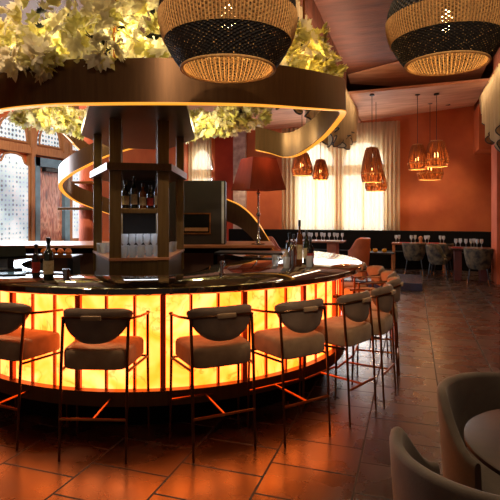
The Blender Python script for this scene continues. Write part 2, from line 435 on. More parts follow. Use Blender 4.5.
#struct('wall_front', MB().box(((LW + RW) / 2, FW - 0.1, 2.65), (RW - LW, 0.2, 5.3)), M['wall_dark'])
struct('wall_back', MB().box(((LW + RW) / 2, BW + 0.1, 2.65), (RW - LW + 0.4, 0.2, 5.3)), M['wall_orange'])
struct('wall_left', MB().box((LW - 0.1, (BW + FW) / 2, 2.65), (0.2, BW - FW, 5.3)), M['wall_orange'])
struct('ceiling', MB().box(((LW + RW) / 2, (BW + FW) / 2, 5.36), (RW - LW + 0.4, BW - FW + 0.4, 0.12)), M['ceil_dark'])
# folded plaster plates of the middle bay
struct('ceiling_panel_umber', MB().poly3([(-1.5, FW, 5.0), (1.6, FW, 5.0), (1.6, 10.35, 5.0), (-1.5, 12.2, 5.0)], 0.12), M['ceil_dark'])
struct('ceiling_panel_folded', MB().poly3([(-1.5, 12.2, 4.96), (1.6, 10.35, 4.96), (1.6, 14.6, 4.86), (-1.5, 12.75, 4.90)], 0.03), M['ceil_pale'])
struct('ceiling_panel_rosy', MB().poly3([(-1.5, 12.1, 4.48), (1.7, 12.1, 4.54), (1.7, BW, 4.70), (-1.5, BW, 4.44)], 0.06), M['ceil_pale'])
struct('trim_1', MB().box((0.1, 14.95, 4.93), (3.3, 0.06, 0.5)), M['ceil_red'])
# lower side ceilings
struct('ceiling_left', MB().poly3([(LW, FW, 4.42), (-1.52, FW, 4.42), (-1.52, 11, 4.42), (LW, 11, 4.42)], 0.1), M['ceil_gold_light'])
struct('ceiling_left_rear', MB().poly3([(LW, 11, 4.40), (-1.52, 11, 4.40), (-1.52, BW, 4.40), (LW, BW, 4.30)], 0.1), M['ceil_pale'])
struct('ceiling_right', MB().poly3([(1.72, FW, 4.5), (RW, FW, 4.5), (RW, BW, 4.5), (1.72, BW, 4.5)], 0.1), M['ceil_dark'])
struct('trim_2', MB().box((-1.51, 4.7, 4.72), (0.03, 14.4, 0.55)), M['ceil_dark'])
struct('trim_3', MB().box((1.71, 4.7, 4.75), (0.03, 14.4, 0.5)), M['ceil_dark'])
struct('trim_4', MB().box((2.5, 15.0, 3.9), (1.6, 1.2, 1.2)), M['wall_orange'])
# right pillar, back pilaster, deeper red bay
struct('wall_pillar_right', MB().box((2.2, 12.4, 2.25), (0.84, 0.8, 4.5)), M['column_orange'])
struct('wall_pilaster_back', MB().box((-5.49, BW - 0.07, 2.2), (0.44, 0.14, 4.4)), M['marble_pale'])
struct('wall_bay_red', MB().box((-6.06, BW - 0.02, 2.2), (0.70, 0.04, 4.4)), M['wall_red'])

def arch_poly(w, z0, zs, h, n=10):
    """half-width w, bottom z0, spring line zs, rise h"""
    p = [(-w, z0), (w, z0)]
    for i in range(n + 1):
        a = PI * i / n
        p.append((w * math.cos(a), zs + h * math.sin(a)))
    return p
def extrude_poly(mb, poly, axis, c, off, t):
    """polygon given in (along, z); axis 'x' => lies on a y=const wall, 'y' => on an x=const wall"""
    def P(a, z, d): return (c + a, off + d, z) if axis == 'x' else (off + d, c + a, z)
    A = [mb.bm.verts.new(P(a, z, 0)) for a, z in poly]; B = [mb.bm.verts.new(P(a, z, t)) for a, z in poly]
    n = len(poly); mb.bm.faces.new(A); mb.bm.faces.new(B[::-1])
    for i in range(n): mb.bm.faces.new((A[i], A[(i + 1) % n], B[(i + 1) % n], B[i]))
    return mb
def outline_tube(mb, poly, axis, c, off, r):
    P = lambda a, z: (c + a, off, z) if axis == 'x' else (off, c + a, z)
    mb.tube([P(a, z) for a, z in poly], r, 6, closed=True); return mb

# back wall windows
wn = 0
for cx, w in ((-2.93, 0.62), (-1.43, 0.64), (-6.88, 0.40)):
    wn += 1
    win = bpy.data.objects.new('window_%d' % wn, None); COL.objects.link(win); win['kind'] = 'structure'
    low = [(-w, 1.0), (w, 1.0), (w, 2.78), (-w, 2.78)]; up = arch_poly(w, 3.05, 3.12, 0.68)
    extrude_poly(MB(), low, 'x', cx, BW - 0.05, 0.03).build('pane', M['daylight'], win)
    extrude_poly(MB(), up, 'x', cx, BW - 0.05, 0.03).build('arched_pane', M['daylight'], win)
    f = MB(); outline_tube(f, low, 'x', cx, BW - 0.06, 0.035); outline_tube(f, up, 'x', cx, BW - 0.06, 0.035)
    f.box((cx, BW - 0.06, 1.89), (0.05, 0.05, 1.8)); f.build('window_frame', M['wood_tan'], win)

# left wall joinery : oak frames, arched lace lights, blue door
fr = MB()
XW = LW + 0.04
ys = [4.2, 5.0, 5.75, 6.5, 7.05, 7.98, 9.18, 9.75]
fr.box((LW + 0.06, 7.0, 2.86), (0.14, 6.2, 0.17)); fr.box((LW + 0.06, 7.0, 3.95), (0.14, 6.2, 0.3)); fr.box((LW + 0.06, 7.0, 0.5), (0.12, 6.2, 1.0))
for y in (5.4, 6.35, 7.06, 8.03, 9.17, 9.78): fr.box((LW + 0.07, y, 2.0), (0.15, 0.10, 3.8))
for y in (7.06, 8.03, 9.0, 9.78): fr.box((LW + 0.07, y, 3.4), (0.16, 0.16, 1.0))
struct('wall_left_oak_frame', fr, M['wood_frame'])
def lace_window(y, w, z0, zs, h, upper=True):
    global wn
    wn += 1
    win = bpy.data.objects.new('window_%d' % wn, None); COL.objects.link(win); win['kind'] = 'structure'
    p = arch_poly(w, z0, zs, h)
    extrude_poly(MB(), p, 'y', y, LW + 0.02, 0.05).build('pane', M['lace'], win)
    f = MB(); outline_tube(f, p, 'y', y, LW + 0.08, 0.022); f.build('window_frame', M['wood_frame'], win)
for y, w in ((6.7, 0.28), (7.55, 0.36), (8.57, 0.31), (9.42, 0.24)):
    lace_window(y, w, 2.99, 3.05, 0.42)
def scalloped(w, z0, z1):
    return [(-w, z0), (w, z0), (w, z1 - 0.22), (w * 0.72, z1 - 0.17), (w * 0.55, z1 - 0.04), (w * 0.2, z1), (-w * 0.2, z1), (-w * 0.55, z1 - 0.04), (-w * 0.72, z1 - 0.17), (-w, z1 - 0.22)]
for y, w in ((6.7, 0.28), (7.55, 0.41), (9.46, 0.22)):
    wn += 1
    win = bpy.data.objects.new('window_%d' % wn, None); COL.objects.link(win); win['kind'] = 'structure'
    p = scalloped(w, 1.0, 2.74)
    extrude_poly(MB(), p, 'y', y, LW + 0.02, 0.06).build('pane', M['lace'], win)
    f = MB(); outline_tube(f, p, 'y', y, LW + 0.09, 0.02); f.build('window_frame', M['wood_frame'], win)
door = bpy.data.objects.new('door_1', None); COL.objects.link(door); door['kind'] = 'structure'
d = MB(); d.box((LW + 0.1, 8.13, 1.36), (0.12, 0.13, 2.72)); d.box((LW + 0.1, 9.03, 1.36), (0.12, 0.16, 2.72)); d.box((LW + 0.1, 8.58, 2.63), (0.12, 1.06, 0.18))
d.build('door_frame', M['door_blue'], door)
MB().box((LW + 0.06, 8.56, 1.27), (0.06, 0.74, 2.52)).build('door_panel', M['door_art'], door)
MB().box((LW + 0.2, 8.56, 2.48), (0.1, 0.62, 0.09), bevel=0.01).build('door_closer', M['black'], door)

# plaster column behind the bar with two brass shelves
colc = W(-3.09, 9.3)
struct('wall_column', MB().lathe([(0.15, 0), (0.15, 4.36)], 32), M['column_orange'], smooth=True, loc=(colc.x, colc.y, 0))
for z, lb, mm in ((2.14, 'lit brass wall shelf on the orange column, upper one', 'brass'), (1.66, 'dull brass wall shelf on the orange column, lower one', 'bronze')):
    p = W(-3.2, 9.08, z)
    s = MB(); s.box((0, 0, 0), (0.66, 0.2, 0.05), bevel=0.008)
    s = s.build('wall_shelf', M[mm]); s.location = p; s.rotation_euler.z = YAW; tag(s, lb, 'shelf')

# ------------------------------------------------------------------ curtains
def pleated(x0, x1, y, z0, z1, amp, pitch, parent_name, label, m, group=None, hem=0.0):
    n = int(abs(x1 - x0) / pitch * 8); rows = []
    for j in range(9):
        v = j / 8; z = z0 + (z1 - z0) * v; row = []
        for i in range(n + 1):
            x = x0 + (x1 - x0) * i / n
            ph = i / 8 * 2 * PI + 0.8 * math.sin(i * 0.13) + 0.3 * math.sin(v * 3 + i * 0.07)
            a = amp * 0.8 * (0.7 + 0.3 * math.sin(i * 0.31))
            row.append((x, y + a * math.sin(ph), z + (0.02 * math.sin(i * 0.4) if j == 0 else 0)))
        rows.append(row)
    o = MB().grid(rows).build(parent_name, m, smooth=True, solid=0.004)
    return tag(o, label, 'curtain', group)
pleated(-3.98, -2.22, BW - 0.30, 0.98, 4.30, 0.05, 0.13, 'sheer_curtain', 'sheer cream curtain over the left of the two tall arched windows at the back', M['sheer'])
pleated(-2.20, -0.34, BW - 0.30, 0.98, 4.34, 0.05, 0.13, 'sheer_curtain', 'sheer cream curtain over the right tall arched window, next to the orange wall', M['sheer'])
pleated(-7.3, -6.42, BW - 0.30, 0.98, 4.24, 0.05, 0.13, 'sheer_curtain', 'sheer cream curtain behind the black cabinet of the bar', M['sheer'])

def valance(x, y0, y1, ztop, botf, label, side):
    t = thing('draped_valance', label, 'valance', (x, (y0 + y1) / 2, ztop))
    yc = (y0 + y1) / 2; n = 420; rows = []; trim = []
    bots = []
    for i in range(n + 1):
        y = y0 + (y1 - y0) * i / n
        bots.append(botf(y))
    J = 12
    for j in range(J + 1):
        v = j / J; row = []
        for i in range(n + 1):
            y = y0 + (y1 - y0) * i / n
            ph = y * 2 * PI / 0.26 + 0.9 * math.sin(y * 1.7)
            am = 0.02 + 0.11 * v * (0.6 + 0.4 * math.sin(y * 9))
            zz = ztop + (bots[i] - ztop) * v
            row.append((am * math.sin(ph) + side * 0.10 * v, y - yc, zz - ztop))
        rows.append(row)
    MB().grid(rows).build('drape', M['drape'], t, smooth=True, solid=0.006)
    MB().tube([Vector(p) for p in rows[-1]], 0.012, 6).build('dark_trim', M['trim_dark'], t)['label'] = 'dark beaded trim'
    MB().box((side * 0.02, 0, 0.03), (0.05, y1 - y0, 0.04)).build('curtain_rail', M['brass'], t)
    return t
def tails(y, base, k=1.6, dep=0.38, ph=0.0):
    s = abs(math.sin(PI * (y + ph) * k / 2))
    return base - dep * s ** 2 * (0.75 + 0.25 * math.sin(y * 5.3)) + 0.06 * math.sin(y * 21)
valance(-1.43, 5.8, 13.9, 4.38, lambda y: tails(y, 3.25 + max(0, (y - 10.5)) * 0.20 , 2.2, 0.42), 'long cream draped valance with dark scalloped trim beyond the right end of the bar canopy', -1)
valance(1.58, 5.0, 13.4, 4.42, lambda y: tails(y, 3.3 + max(0, (y - 11.6)) * 0.45, 1.5, 0.45, 0.3), 'cream draped valance with dark trim at the right edge, beside the orange wall', 1)

# ------------------------------------------------------------------ platform, banquette, back tables
s = MB().box((-1.3, 11.2, 0.08), (3.0, 1.45, 0.16), bevel=0.01).build('step_platform', M['platform']); tag(s, 'low bluish platform step on the floor behind the far bar stools', 'platform')
bq = thing('banquette', 'long black banquette bench along the back wall below curtains and orange wall', 'banquette', (-1.6, BW - 0.62, 0))
MB().box((0, 0.12, 0.53), (8.2, 0.22, 1.06), bevel=0.02).build('bench_back', M['black_matte'], bq)
MB().box((0, -0.22, 0.24), (8.2, 0.5, 0.48), bevel=0.02).build('bench_seat', M['black_matte'], bq)

M['mahogany'] = mat('mahogany_panel', srgb(84, 26, 22), srgb(64, 20, 18), 0.6, 0, 5)
M['wood_table'] = mat('matt_brown_wood', srgb(140, 88, 62), srgb(112, 68, 48), 0.75, 0, 4, (1, 8, 8), spec=0.2)
def dining_table(loc, w, dpt, h, label, mm='wood_table', ped=False, pm='tub_orange'):
    t = thing('dining_table', label, 'table', loc)
    MB().box((0, 0, h - 0.02), (w, dpt, 0.04), bevel=0.006).build('table_top', M[mm], t)
    if ped:
        for sx in (-1, 1): MB().box((sx * w * 0.3, 0, h / 2 - 0.02), (w * 0.17, dpt * 0.6, h - 0.04), bevel=0.008).build('pedestal', M[pm], t)
    else:
        for sx in (-1, 1):
            for sy in (-1, 1): MB().box((sx * (w / 2 - 0.05), sy * (dpt / 2 - 0.05), h / 2 - 0.02), (0.06, 0.06, h - 0.04), bevel=0.004).build('leg', M['wood_tan'], t)
    return t
dining_table((0.17, 14.15, 0), 1.4, 0.6, 0.76, 'wooden table with wine glasses before the banquette, left of the two at the orange wall')
dining_table((1.30, 12.6, 0), 0.92, 0.68, 0.76, 'wooden table crowded with glasses beside the right pillar', mm='wood_dark', ped=True, pm='mahogany')
dining_table((-2.45, 13.1, 0), 1.5, 0.75, 0.84, 'table on terracotta pedestals under the windows, covered with glasses', ped=True)
lt = thing('side_table', 'low dark side table holding small mustard pots, right of the terracotta chair', 'table', (-0.85, 13.75, 0))
MB().box((0, 0, 0.50), (0.8, 0.45, 0.04), bevel=0.005).build('table_top', M['black'], lt)
for sx in (-1, 1): MB().box((sx * 0.35, 0, 0.24), (0.05, 0.36, 0.48)).build('leg', M['wood_tan'], lt)
pot0 = None
for k, (dx, lb) in enumerate(((-0.28, 'mustard yellow pot on the low dark side table, leftmost'), (-0.1, 'mustard yellow pot on the low dark side table, middle one'), (0.14, 'mustard yellow pot on the low dark side table, rightmost'))):
    if pot0 is None:
        pot0 = MB().lathe([(0, 0), (0.05, 0), (0.07, 0.04), (0.055, 0.09), (0.04, 0.09), (0, 0.03)], 16).build('small_pot', M['yellow'], smooth=True); o = pot0
    else: o = pot0.copy(); COL.objects.link(o)
    o.location = (-0.85 + dx, 13.7, 0.521); tag(o, lb, 'pot', 'mustard pots on the side table')

# tub / shell chairs
def shell_rows(R, zf, zb, z0, t, n=36, open_a=56, flare=0.05):
    """rim of a tub chair, angle 0 = front (+x); outer and inner skin"""
    out = []
    for i in range(n + 1):
        a = math.radians(open_a + (360 - 2 * open_a) * i / n)
        al = abs(PI - a) ; al = math.degrees(PI - al)     # 180 at back
        k = min(1, max(0, (al - open_a) / (104 - open_a))); k = k * k * (3 - 2 * k)
        out.append((a, zf + (zb - zf) * k))
    return out
def tub_chair(name, label, R, zf, zb, m, seat_z=0.45, t=0.045, metal='wood_dark', group=None, z0=0.16, legm=None, legr=0.014, taper=0.86):
    T = thing(name, label, 'chair', group=group)
    rim = shell_rows(R, zf, zb, z0, t)
    bm = MB(); J = 6
    def pt(a, z, r):
        k = (z - z0) / (zb - z0)
        rr = r * (taper + (1 - taper) * min(1, max(0, k)) ** (0.8 if taper > 0.8 else 0.5))
        return (rr * math.cos(a), rr * math.sin(a), z)
    prof = []
    for (a, zt) in rim:
        ring = []
        for j in range(J + 1): ring.append(pt(a, z0 + (zt - t / 2 - z0) * j / J, R))
        for q in range(1, 6):
            b = PI * q / 6
            x = R - t / 2 + t / 2 * math.cos(b); ring.append(pt(a, zt - t / 2 + t / 2 * math.sin(b), x))
        for j in range(J, -1, -1): ring.append(pt(a, z0 + (zt - t / 2 - z0) * j / J, R - t))
        prof.append([bm.bm.verts.new(p) for p in ring])
    for i in range(len(prof) - 1):
        A, B = prof[i], prof[i + 1]
        for k in range(len(A)): bm.bm.faces.new((A[k], A[(k + 1) % len(A)], B[(k + 1) % len(A)], B[k]))
    bm.bm.faces.new(prof[0]); bm.bm.faces.new(prof[-1][::-1])
    bm.build('shell', m, T, smooth=True)
    rs = (R - t - 0.005) * (1 if taper > 0.8 else 0.86)
    MB().lathe([(0, z0), (rs * 0.88, z0), (rs * 0.93, seat_z - 0.05), (rs * 0.9, seat_z - 0.015), (rs * 0.8, seat_z), (0, seat_z + 0.01)], 36).build('seat', m, T, smooth=True)
    for sx in (-1, 1):
        for sy in (-1, 1):
            MB().tube([(sx * R * 0.72, sy * R * 0.72, 0), (sx * R * 0.55, sy * R * 0.55, z0 + 0.03)], [legr * 0.7, legr], 8).build('leg', legm or M['wood_dark'], T)
    return T
# foreground group
def place(T, X, D, ang, z=0):
    p = W(X, D, z); T.location = p; T.rotation_euler = (0, 0, math.radians(ang) + YAW)
c1 = tub_chair('tub_chair', 'mushroom velvet tub chair nearest the camera, seen from behind at the bottom right', 0.355, 0.56, 0.772, M['tub'], t=0.045)
place(c1, 0.85, 1.70, 50)
p = W(1.20, 2.16); c2 = copy_tree(c1, p, math.radians(-93) + YAW, 'mushroom velvet tub chair with open side to the camera, behind the dark round table')
rt = thing('round_table', 'dark round wooden table at the right edge between the two velvet tub chairs', 'table', W(1.165, 1.72))
MB().lathe([(0, 0.722), (0.365, 0.722), (0.38, 0.73), (0.38, 0.744), (0.372, 0.75), (0, 0.75)], 64).build('table_top', M['table_top'], rt, smooth=True)
MB().lathe([(0, 0), (0.11, 0), (0.105, 0.012), (0.03, 0.03), (0.025, 0.70), (0.10, 0.722), (0, 0.722)], 32).build('pedestal', M['black'], rt, smooth=True)

# back chairs
fc = tub_chair('shell_chair', 'dark floral shell chair facing the back table, left of the pair before the banquette', 0.31, 0.52, 0.80, M['floral'], t=0.05, z0=0.34, seat_z=0.47, taper=0.62, legm=M['black'], legr=0.016)
for l in [c for c in fc.children if c.name.startswith('leg')]:
    q = MB().tube([(l.data.vertices[0].co.x * 0.98, l.data.vertices[0].co.y * 0.98, 0), (l.data.vertices[0].co.x * 0.95, l.data.vertices[0].co.y * 0.95, 0.07)], 0.014, 8).build('leg_tip', M['brass'], l); q['label'] = 'brass leg tip'
fc.location = (0.05, 13.6, 0); fc.rotation_euler.z = PI / 2
copy_tree(fc, (0.72, 13.6, 0), PI / 2 + 0.15, 'dark floral shell chair facing the back table, right one of the pair before the banquette')
copy_tree(fc, (0.62, 12.75, 0), -0.2, 'dark floral shell chair standing sideways at the left end of the crowded right table')
copy_tree(fc, (1.40, 11.92, 0), PI / 2 - 0.1, 'dark floral shell chair nearest the right pillar, its back to the camera')
oc = tub_chair('armchair', 'terracotta tub chair at the right end of the window table', 0.36, 0.62, 0.93, M['tub_orange'], t=0.05, z0=0.2)
oc.location = (-1.38, 13.05, 0); oc.rotation_euler.z = PI
copy_tree(oc, (-3.55, 12.75, 0), 0.2, 'terracotta tub chair at the left end of the window table')

# glassware on the back tables
def wine_glass():
    return MB().lathe([(0, 0), (0.034, 0), (0.03, 0.004), (0.005, 0.012), (0.004, 0.09), (0.02, 0.105), (0.04, 0.14), (0.036, 0.21), (0.034, 0.21), (0.037, 0.14), (0.016, 0.108), (0, 0.1)], 14).build('wine_glass', M['glassware'], smooth=True)
wg = wine_glass(); first = True
def glass_at(x, y, z, group, label):
    global first
    if first: o = wg; first = False
    else: o = wg.copy(); COL.objects.link(o)
    o.location = (x, y, z); tag(o, label, 'glass', group)
for x in (-0.42, -0.34, -0.02, 0.08, 0.34, 0.42, 0.72, 0.80):
    glass_at(x, 14.1 + 0.08 * math.sin(x * 30), 0.761, 'glasses on the banquette table', 'wine glass on the wooden table in front of the black banquette')
for x, y in ((0.98, 12.5), (1.08, 12.55), (1.2, 12.5), (1.32, 12.6), (1.44, 12.5), (1.54, 12.56), (1.1, 12.75), (1.4, 12.75)):
    glass_at(x, y, 0.761, 'glasses on the right table', 'wine glass on the crowded table by the right pillar')
for k in range(11):
    glass_at(-2.9 + 0.115 * k, 12.95 + 0.12 * (k % 3), 0.841, 'glasses on the window table', 'glass on the table under the windows')
mill = MB().lathe([(0, 0), (0.05, 0), (0.04, 0.08), (0.055, 0.12), (0.05, 0.17), (0, 0.2)], 16).build('pepper_mill', M['wood_tan'], smooth=True, loc=(0.22, 14.05, 0.761)); tag(mill, 'pale wooden mill among the glasses of the banquette table', 'pepper mill')
for x, y, z, lb in ((0.2, 13.98, 0.761, 0), (-0.2, 13.98, 0.761, 1)):
    n_ = MB().box((0, 0, 0.012), (0.26, 0.12, 0.024), bevel=0.008).build('napkin', M['label_red'], loc=(x if lb else 0.55, y, z)); tag(n_, 'red folded napkin on the banquette table, ' + ('left one' if lb else 'right one'), 'napkin')
n_ = MB().box((0, 0, 0.012), (0.2, 0.12, 0.024), bevel=0.008).build('napkin', M['label_red'], loc=(0.99, 12.36, 0.761)); tag(n_, 'red folded napkin on the crowded table by the right pillar', 'napkin')
for k, (x, lb) in enumerate(((-2.95, 'white folded napkin at the left of the window table'), (-1.95, 'white folded napkin at the right of the window table'))):
    n_ = MB().box((0, 0, 0.012), (0.34, 0.2, 0.024), bevel=0.008).build('napkin', M['white_linen'], loc=(x, 12.83, 0.841)); tag(n_, lb, 'napkin')

# ------------------------------------------------------------------ the round bar
BX, BD = -0.90, 5.36
bar = thing('bar_counter', 'large round bar with black marble top and glowing onyx front', 'bar', W(BX, BD), YAW)
A0, A1 = -105, 135
def annulus_top():
    m = MB(); n = 96; prof = [(1.45, 1.022), (2.066, 1.022), (2.08, 1.034), (2.08, 1.068), (2.066, 1.08), (1.45, 1.08)]
    R = []
    for i in range(n + 1):
        dg = A0 + (A1 - A0) * i / n; a = math.radians(dg)
        k_ = min(1, max(0, (dg - 8) / 34)); k_ = k_ * k_ * (3 - 2 * k_); prof[0] = (1.45 - 0.62 * k_, 1.022); prof[5] = (1.45 - 0.62 * k_, 1.08)
        R.append([m.bm.verts.new((r * math.sin(a), -r * math.cos(a), z)) for r, z in prof])
    for i in range(n):
        for k in range(6): m.bm.faces.new((R[i][k], R[i][(k + 1) % 6], R[i + 1][(k + 1) % 6], R[i + 1][k]))
    m.bm.faces.new(R[0][::-1]); m.bm.faces.new(R[-1]); return m
annulus_top().build('countertop', M['marble'], bar, smooth=True)
MB().arc(1.78, 1.90, 0.21, 0.315, A0 + 1, A1 - 1).build('bottom_rail', M['bronze'], bar, smooth=True)
MB().arc(1.80, 1.90, 0.995, 1.021, A0 + 1, A1 - 1).build('top_rail', M['divider'], bar, smooth=True)
MB().arc(1.52, 1.70, 0.0, 0.21, A0 + 1, A1 - 1).build('kick_plinth', M['black_matte'], bar, smooth=True)
MB().arc(1.50, 1.76, 0.212, 1.02, A0 + 1, A1 - 1).build('inner_cabinet', M['black'], bar, smooth=True)
STEP = 19 / 3
k = 0; a = 8.5 - 19 * 6 
while a < A1 - STEP:
    if a >= A0 + 1:
        MB().arc(1.80, 1.84, 0.316, 0.994, a + 0.45, a + STEP - 0.45, 4).build('onyx_panel', M['onyx'], bar, smooth=True)
        thick = (k % 3 == 0); h = 0.62 if thick else 0.24; r1 = 1.87 if thick else 1.852
        MB().arc(1.79, r1, 0.316, 0.994, a - h, a + h, 2).build('post' if thick else 'mullion', M['divider'], bar)
    k += 1; a += STEP
# ------------------------------------------------------------------ bar stools
def stool():
    T = thing('bar_stool', '', 'bar stool', group='bar stools round the glowing bar')
    rw, fw, dp = 0.215, 0.255, 0.38      # origin under the middle of the rear (outer) legs; +y towards the bar
    r = 0.0105
    # seat cushion: rounded trapezoid
    m = MB(); pts = []
    corners = [(-0.212, 0.0, 0.09), (0.212, 0.0, 0.09), (0.24, 0.385, 0.06), (-0.24, 0.385, 0.06)]
    def rounded(c, n=8):
        out = []; N_ = len(c)
        for i in range(N_):
            P = Vector(c[i][:2]); A = Vector(c[i - 1][:2]); B = Vector(c[(i + 1) % N_][:2]); rr = c[i][2]
            a_ = P + (A - P).normalized() * rr; b_ = P + (B - P).normalized() * rr
            for k in range(n + 1):
                t = k / n; out.append((1 - t) ** 2 * a_ + 2 * t * (1 - t) * P + t * t * b_)
        return out
    base = rounded(corners); cen = Vector((0, 0.20))
    rings = []
    for z, s_ in ((0.574, 0.90), (0.582, 0.97), (0.597, 1.0), (0.680, 1.0), (0.697, 0.975), (0.706, 0.92), (0.712, 0.7), (0.714, 0.3)):
        rings.append([m.bm.verts.new((cen.x + (p.x - cen.x) * s_, cen.y + (p.y - cen.y) * s_, z)) for p in base])
    for i in range(len(rings) - 1):
        n = len(base)
        for k in range(n): m.bm.faces.new((rings[i][k], rings[i][(k + 1) % n], rings[i + 1][(k + 1) % n], rings[i + 1][k]))
    m.bm.faces.new(rings[0][::-1]); m.bm.faces.new(rings[-1])
    m.build('seat', M['seat_fabric'], T, smooth=True)
    # half-moon back, curved round the sitter
    m = MB(); U, V = 24, 12; hw = 0.226; ztop, zbot = 0.972, 0.745
    def surf(u, v, off):
        # u -1..1, v 0..1 down
        zb = ztop - (ztop - zbot) * math.sqrt(max(0.0, 1 - abs(u) ** 2.6)) if abs(u) < 1 else ztop
        zb = min(zb, ztop - 0.055)
        zt = ztop - 0.010 * u * u - 0.022 * u ** 8
        z = zt + (zb - zt) * v
        x = hw * u; y = 0.005 + 0.10 * u * u
        nx, ny = -0.93 * u, 1.0; l = math.hypot(nx, ny)
        rim = min(1.0, min(v, 1 - v) * 5) ; rim = math.sqrt(max(0, 1 - (1 - rim) ** 2)); ru = math.sqrt(max(0, 1 - abs(u) ** 12))
        o = off * (0.25 + 0.75 * rim) * max(0.25, ru)
        return (x + nx / l * o, y + ny / l * o - 0.03 * (1 - v) * 0.4, z)
    F = [[m.bm.verts.new(surf(-1 + 2 * i / U, j / V, 0.026)) for i in range(U + 1)] for j in range(V + 1)]
    B = [[m.bm.verts.new(surf(-1 + 2 * i / U, j / V, -0.026)) for i in range(U + 1)] for j in range(V + 1)]
    for j in range(V):
        for i in range(U):
            m.bm.faces.new((F[j][i], F[j][i + 1], F[j + 1][i + 1], F[j + 1][i])); m.bm.faces.new((B[j][i + 1], B[j][i], B[j + 1][i], B[j + 1][i + 1]))
    for i in range(U):
        m.bm.faces.new((F[0][i + 1], F[0][i], B[0][i], B[0][i + 1])); m.bm.faces.new((F[V][i], F[V][i + 1], B[V][i + 1], B[V][i]))
    for j in range(V):
        m.bm.faces.new((F[j][0], F[j + 1][0], B[j + 1][0], B[j][0])); m.bm.faces.new((F[j + 1][U], F[j][U], B[j][U], B[j + 1][U]))
    bk = m.build('backrest', M['seat_back_fabric'], T, smooth=True)
    MB().box((0.0, -0.038, 0.917), (0.13, 0.022, 0.03), bevel=0.008).build('rail_tab', M['seat_fabric'], bk, smooth=True)['label'] = 'fabric loop over the back rail'
    # arm and back rail in one tube
    pts = [(-fw - 0.002, dp + 0.035, 0.868), (-fw, dp, 0.870), (-fw * 0.99, dp - 0.18, 0.885)]
    for i in range(17):
        u = -1 + i / 8; pts.append((rw * 1.02 * u, -0.036 + 0.085 * u * u, 0.917 - 0.018 * abs(u) ** 3))
    pts += [(fw * 0.99, dp - 0.18, 0.885), (fw, dp, 0.870), (fw + 0.002, dp + 0.035, 0.868)]
    MB().tube(pts, 0.009, 8).build('arm_rail', M['stool_metal'], T, smooth=True)
    for sx in (-1, 1):
        MB().tube([(sx * rw, -0.01, 0), (sx * rw, 0.02, 0.60), (sx * rw, 0.05, 0.905)], [0.008, r, r], 10).build('leg', M['stool_metal'], T, smooth=True)
        lg = MB().tube([(sx * fw * 1.02, dp + 0.015, 0), (sx * fw, dp, 0.60), (sx * fw, dp, 0.885)], [0.008, r, r], 10).build('leg', M['stool_metal'], T, smooth=True)
    for sx in (-1, 1):
        MB().tube([(sx * rw, 0.018, 0.565), (sx * fw, dp, 0.565)], 0.009, 8).build('seat_rail', M['black'], T)
    MB().tube([(-fw, dp, 0.566), (fw, dp, 0.566)], 0.008, 8).build('seat_rail', M['black'], T)
    MB().tube([(-rw, 0.0, 0.265), (rw, 0.0, 0.265)], 0.0095, 8).build('footrest', M['brass'], T, smooth=True)
    MB().tube([(-fw, dp + 0.008, 0.265), (fw, dp + 0.008, 0.265)], 0.0095, 8).build('footrest', M['brass'], T, smooth=True)
    MB().tube([(0, 0, 0.265), (0, dp + 0.008, 0.265)], 0.0085, 8).build('stretcher', M['brass'], T, smooth=True)
    return T
st = stool()
SPOTS = [(-1.745, 3.36, -23.5, 1), (-1.00, 3.12, -2.5, 1), (-0.165, 3.20, 24, 1), (0.40, 3.42, 32.5, 0.93), (0.865, 3.77, 47, 0.9)]
for ang in (59.2, 71.4, 83.6, 95.8, 108.0):
    a = math.radians(ang); SPOTS.append((BX + 2.41 * math.sin(a), BD - 2.41 * math.cos(a), ang, 0.84))
lb = ['taupe bar stool cut off by the left edge of the picture', 'taupe bar stool seen straight from behind, second from the left', 'taupe bar stool in the middle of the row, half turned, third from the left',
      'taupe bar stool fourth from the left, in front of the counter bottles', 'taupe bar stool fifth from the left, where the row turns away round the bar',
      'amber lit bar stool just behind the fifth one, on the right curve', 'amber lit bar stool on the right curve, seventh counted from the left', 'amber lit bar stool at the widest point of the right curve',
      'amber lit bar stool with its back rising behind the widest point of the curve', 'farthest bar stool, mostly hidden behind the end of the counter']
for i, (X, D, ang, sx) in enumerate(SPOTS):
    a = math.radians(ang)
    if i == 0: o = st; o.location = W(X, D); o.rotation_euler = (0, 0, a + YAW); o['label'] = lb[0]
    else: o = copy_tree(st, W(X, D), a + YAW, lb[i])
    o.scale = (sx, 1, 1)

# ------------------------------------------------------------------ bar tower (bronze back bar)
TX, TD = -1.24, 5.50
TA = math.atan2(-TX, TD)   # axis turned towards the open front
tow = thing('back_bar_tower', 'tall bronze back-bar tower of posts and shelves in the middle of the round bar', 'back bar', W(TX, TD), YAW + TA)
def hexa(fw, ow, fd, bd=0.9): return [(-fw, -fd), (fw, -fd), (ow, -0.02), (ow, 0.1), (fw, bd), (-fw, bd), (-ow, 0.1), (-ow, -0.02)]
MB().prism(hexa(0.255, 0.48, 1.02), 0.0, 1.145).build('base_cabinet', M['bronze_dark'], tow)
MB().prism(hexa(0.27, 0.50, 1.06), 1.146, 1.17).build('shelf', M['wood_tan'], tow)
MB().box((0, -0.80, 1.60), (0.48, 0.42, 0.045), bevel=0.004).build('shelf', M['bronze_dark'], tow)
MB().prism(hexa(0.285, 0.53, 1.12), 1.965, 2.03).build('shelf_ring', M['bronze'], tow)
MB().prism(hexa(0.36, 0.62, 1.75, 1.1), 2.44, 2.50).build('soffit', M['bronze_dark'], tow)
MB().box((0, 0.35, 1.57), (0.66, 0.03, 0.79)).build('rear_panel', M['black'], tow)
